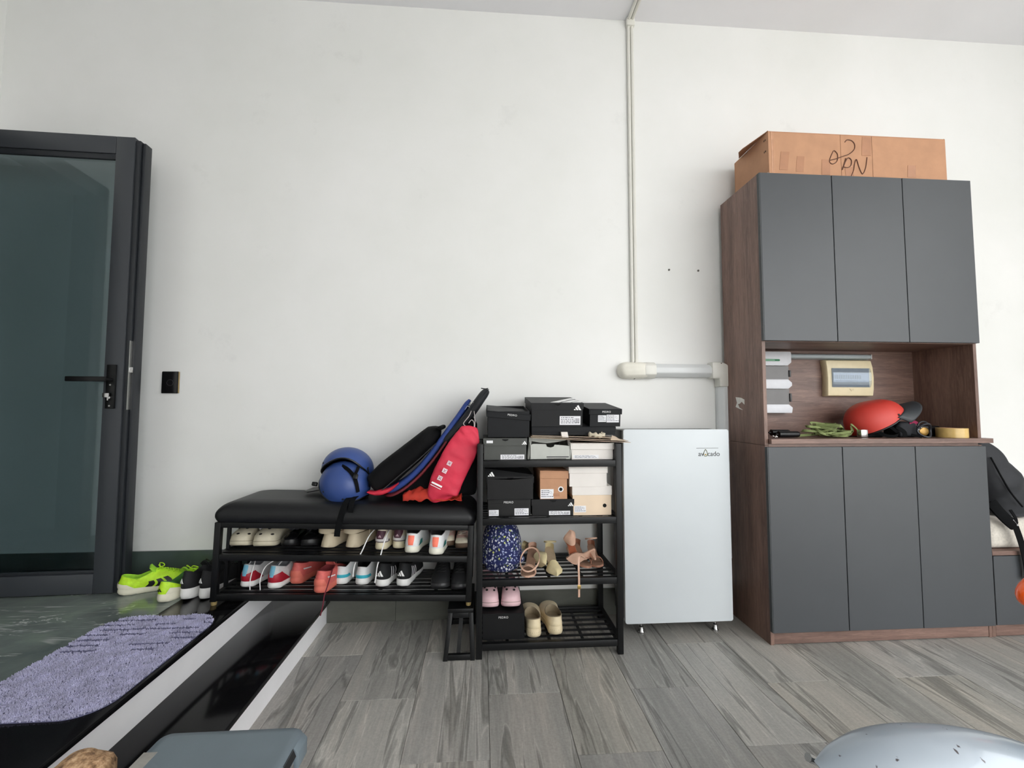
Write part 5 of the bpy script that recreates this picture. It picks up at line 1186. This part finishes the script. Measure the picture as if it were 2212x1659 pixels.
# ------------------------------------------------------------------ bath mat
mt = thing('bath_mat', 'lavender shaggy mat lying across the edge of the raised entrance', 'mat', (-1.28, -.75, .25))
q = rrect(-1.508, -1.080, -1.078, -.452, .10, 8)
m = M(); m.loft([[(x, y, .2505) for x, y in q], [(x, y, .2535) for x, y in q]]); obj('backing', m, mat((104, 104, 134), .9, .05, 60), mt)
random.seed(3); V = []; F = []
def inside(x, y, r=.10):
    dx = max(-1.508+r-x, x-(-1.080-r), 0); dy = max(-1.078+r-y, y-(-.452-r), 0); return dx*dx+dy*dy < r*r
cnt = 0
off = Vector((-1.28, -.75, .25))
while cnt < 24000:
    x = random.uniform(-1.508, -1.080); y = random.uniform(-1.078, -.452)
    if not inside(x, y): continue
    row = (y+.452)/-.038
    gap = abs(row-round(row)) < .23 and y > -.74 and noise.noise(Vector((x*9, round(row)*3.1, 0))) > -.05
    if gap: cnt += 0; continue
    h = random.uniform(.005, .0088)+.002*noise.noise(Vector((x*30, y*30, 0)))
    cnt += 1; a = random.uniform(0, 2*pi); w = random.uniform(.0013, .0022); tx, ty = random.gauss(0, .0028), random.gauss(0, .0028)
    b = len(V); p = Vector((x, y, .253))-off
    for k in range(3): V.append((p.x+w*cos(a+k*2.09), p.y+w*sin(a+k*2.09), p.z))
    for k in range(3): V.append((p.x+tx*.6+w*1.1*cos(a+k*2.09), p.y+ty*.6+w*1.1*sin(a+k*2.09), p.z+h*.6))
    V.append((p.x+tx, p.y+ty, p.z+h))
    for k in range(3):
        j = (k+1) % 3; F += [(b+k, b+j, b+3+j, b+3+k), (b+3+k, b+3+j, b+6)]
mm = M(); mm.v = V; mm.f = F
pl = obj('pile', mm, mat((178, 177, 205), .95, .22, 22, sheen=.3), mt, False, smooth=False); pl['kind'] = 'stuff'

# ------------------------------------------------------------------ near things
sb = thing('storage_box', 'blue-grey plastic storage box with clip lid in the near foreground', 'storage box', (-.56, -1.55, 0))
BG = mat((104, 116, 124), .5, .04, 10, .05, bscale=300)
lx0, lx1, ly0, ly1, lz = -.718, -.405, -1.70, -1.337, .385
m = M(); m.loft([[(x, y, z) for x, y in rrect(lx0+i, lx1-i, ly0+i, ly1-i, .03)] for z, i in ((0, .045), (.01, .04), (lz-.035, .018), (lz-.034, .018))]); obj('tub', m, BG, sb, bev=.002)
m = M(); m.loft([[(x, y, z) for x, y in rrect(lx0+i, lx1-i, ly0+i, ly1-i, .022)] for z, i in ((lz-.034, .0), (lz-.006, .0), (lz, .006), (lz+.0005, .02))]); ld = obj('lid', m, BG, sb, ang=40)
m = M(); m.prism([(lx1-.001, -1.40, lz-.004), (lx1+.010, -1.40, lz-.016), (lx1+.010, -1.40, lz-.050), (lx1-.001, -1.40, lz-.050)], (0, .05, 0)); obj('clip', m, BG, sb, bev=.002)
m = M(); m.prism([(lx1-.001, -1.45, lz-.004), (lx1+.006, -1.45, lz-.02), (lx1-.001, -1.45, lz-.03)], (0, .048, 0)); obj('clip_gap', m, mat((20, 20, 22), .6), sb)
obj('pale_tape', M().box(lx0+.002, lx0+.030, ly0+.05, ly1-.062, lz+.0002, lz+.0012), mat((150, 148, 142), .5), ld)
ro_ = thing('rock', 'rough tan rock with a flat top beside the granite step in the foreground', 'rock', (-.838, -1.405, 0))
random.seed(11); rr = []
for k, (z, s) in enumerate(((0, .95), (.02, 1.02), (.08, 1.05), (.15, 1.0), (.22, 1.02), (.29, 1.), (.325, .97), (.345, .86), (.356, .62), (.362, .3))):
    rr.append([Vector((.083*s*cos(2*pi*i/40), .068*s*sin(2*pi*i/40), z)) for i in range(40)])
rr = [[p+Vector((1, 1, .25))*0+(Vector((p.x, p.y, 0))*(.22*noise.noise(p*12)+.08*noise.noise(p*45)))+Vector((0, 0, .010*noise.noise(p*20)*(p.z > .1))) for p in r] for r in rr]
for p in rr[0]: p.z = 0
def make_rock():
    m_, t, b = _new('tan_rock'); v = coords(t)
    a = ramp(t, noisef(t, v, 60, 5, .7), [(.34, lin((96, 70, 48))), (.5, lin((176, 140, 104))), (.66, lin((214, 182, 146)))])
    t.links.new(a, b.inputs['Base Color']); b.inputs['Roughness'].default_value = .9; bump(t, b, noisef(t, v, 90, 4, .7), .9, .006); return m_
m = M(); m.loft(rr); m.v = [(p[0]*.76, p[1]*.80, p[2]*1.065) for p in m.v]; obj('stone', m, make_rock(), ro_, False, ang=80)

# motorbike at the right edge: front mudguard with wheel, fork, headlamp and indicator
mb = thing('motorbike', 'silver-blue motorbike front with speckled mudguard and orange indicator at the right edge', 'motorbike', (1.05, -1.75, 0))
def make_fender():
    m_, t, b = _new('silver_blue_paint'); v = coords(t)
    a = ramp(t, noisef(t, v, 3, 3), [(.3, lin((146, 158, 168))), (.7, lin((172, 180, 190)))])
    a = mixc(t, ramp(t, noisef(t, v, 62, 2, .5), [(.70, 0.), (.735, 1.)]), a, lin((58, 52, 54)))
    t.links.new(a, b.inputs['Base Color']); b.inputs['Roughness'].default_value = .28; b.inputs['Coat Weight'].default_value = .5; b.inputs['Metallic'].default_value = .15; return m_
SB = make_fender()
wc = Vector((.80, -1.645, .246)); WR = .244
wx = Vector((.995, -.06, 0)).normalized(); wy = Vector((.06, .995, 0)).normalized()
def wpt(a, r, o=0.): return wc+wx*r*cos(a)+Vector((0, 0, r*sin(a)))+wy*o
def fpt(a, r, o): return wc+wx*r*cos(a)*(1.55 if a < pi/2 else 1.1)+Vector((0, 0, r*sin(a)))+wy*o
m = M(); R_ = []
nA = 30
for k in range(nA+1):
    a = radians(127-111*k/nA); f = k/nA
    hwid = .068*lerp([0, .05, .16, .8, 1], [.45, .8, 1., 1.05, .9], f); rr_ = WR+.046
    sec = []
    for i in range(15):
        b = -1+2*i/14; sec.append(fpt(a, rr_-.050*abs(b)**2.2, hwid*b))
    for i in range(15):
        b = 1-2*i/14; sec.append(fpt(a, rr_-.006-.050*abs(b)**2.2, hwid*b*.96))
    R_.append(sec)
m.loft(R_); obj('mudguard', m, SB, mb, ang=60)
m = M(); prof = [(WR-.05, -.035), (WR-.012, -.045), (WR, -.02), (WR+.002, 0), (WR, .02), (WR-.012, .045), (WR-.05, .035)]
m.loft([[wpt(2*pi*k/40, r, o) for r, o in prof] for k in range(40)] + [[wpt(0, r, o) for r, o in prof]], False, False); wh = obj('front_wheel', m, mat((22, 22, 23), .85), mb, ang=50, label='black rubber tyre')
m = M()
for k in range(8): m.tube([wpt(2*pi*k/8, .02), wpt(2*pi*k/8+.1, WR-.045)], .007, 6)
m.tube([wpt(0, 0, -.05), wpt(0, 0, .05)], .028, 14); m.tube([wpt(2*pi*k/40, WR-.047, 0) for k in range(41)], .013, 8, False); obj('wheel_hub', m, STEEL, wh)
for sg in (-1, 1):
    m = M(); m.tube([wpt(0, 0, sg*.072), wc+wy*sg*.072+Vector((.34, .0, .06)), wc+wy*sg*.072+Vector((.62, .0, .25))], .014, 10); obj('fork_leg', m, CHROME, mb)
m = M(); p = wc+wy*.066+Vector((-.18, -.02, .10)); m.tube([wc+wy*.072+Vector((-.02, 0, .02)), wc+wy*.074+Vector((-.10, 0, .16)), wc+wy*.066+Vector((-.17, 0, .20))], .008, 8); obj('mudguard_stay', m, CHROME, mb)
# cowl, headlamp and indicator just inside the right edge
hd_ = wc+Vector((.30, .10, .62))
m = M(); m.ball((1.395, -1.56, .62), (.185, .14, .115), 24, 16); obj('front_cowl', m, SB, mb, ang=80)
m = M(); m.loft(sweep(spline([(1.44, -1.72, .62), (1.46, -1.74, .45), (1.50, -1.76, .28)], 4), [.13]*9, [.17]*9, 20, 3)); obj('leg_shield', m, SB, mb, ang=60)
m = M(); m.tube([(1.36, -1.42, .98), (1.40, -1.60, 1.0), (1.40, -1.90, 1.0), (1.42, -2.05, .98)], .014, 10); obj('handlebar', m, BLACKPLASTIC, mb)
OR = mat((255, 96, 20), .15, .1, 30, coat=.5)
m = M(); m.ball((1.232, -1.52, .722), (.055, .03, .036), 20, 12, lambda p: p+Vector((0, 0, .25*(p.x-1.232)))); obj('indicator', m, OR, mb, ang=80, label='orange indicator lens')
m = M(); m.tube([(1.28, -1.52, .735), (1.33, -1.535, .75)], .012, 8); obj('indicator_stem', m, BLACKPLASTIC, mb)
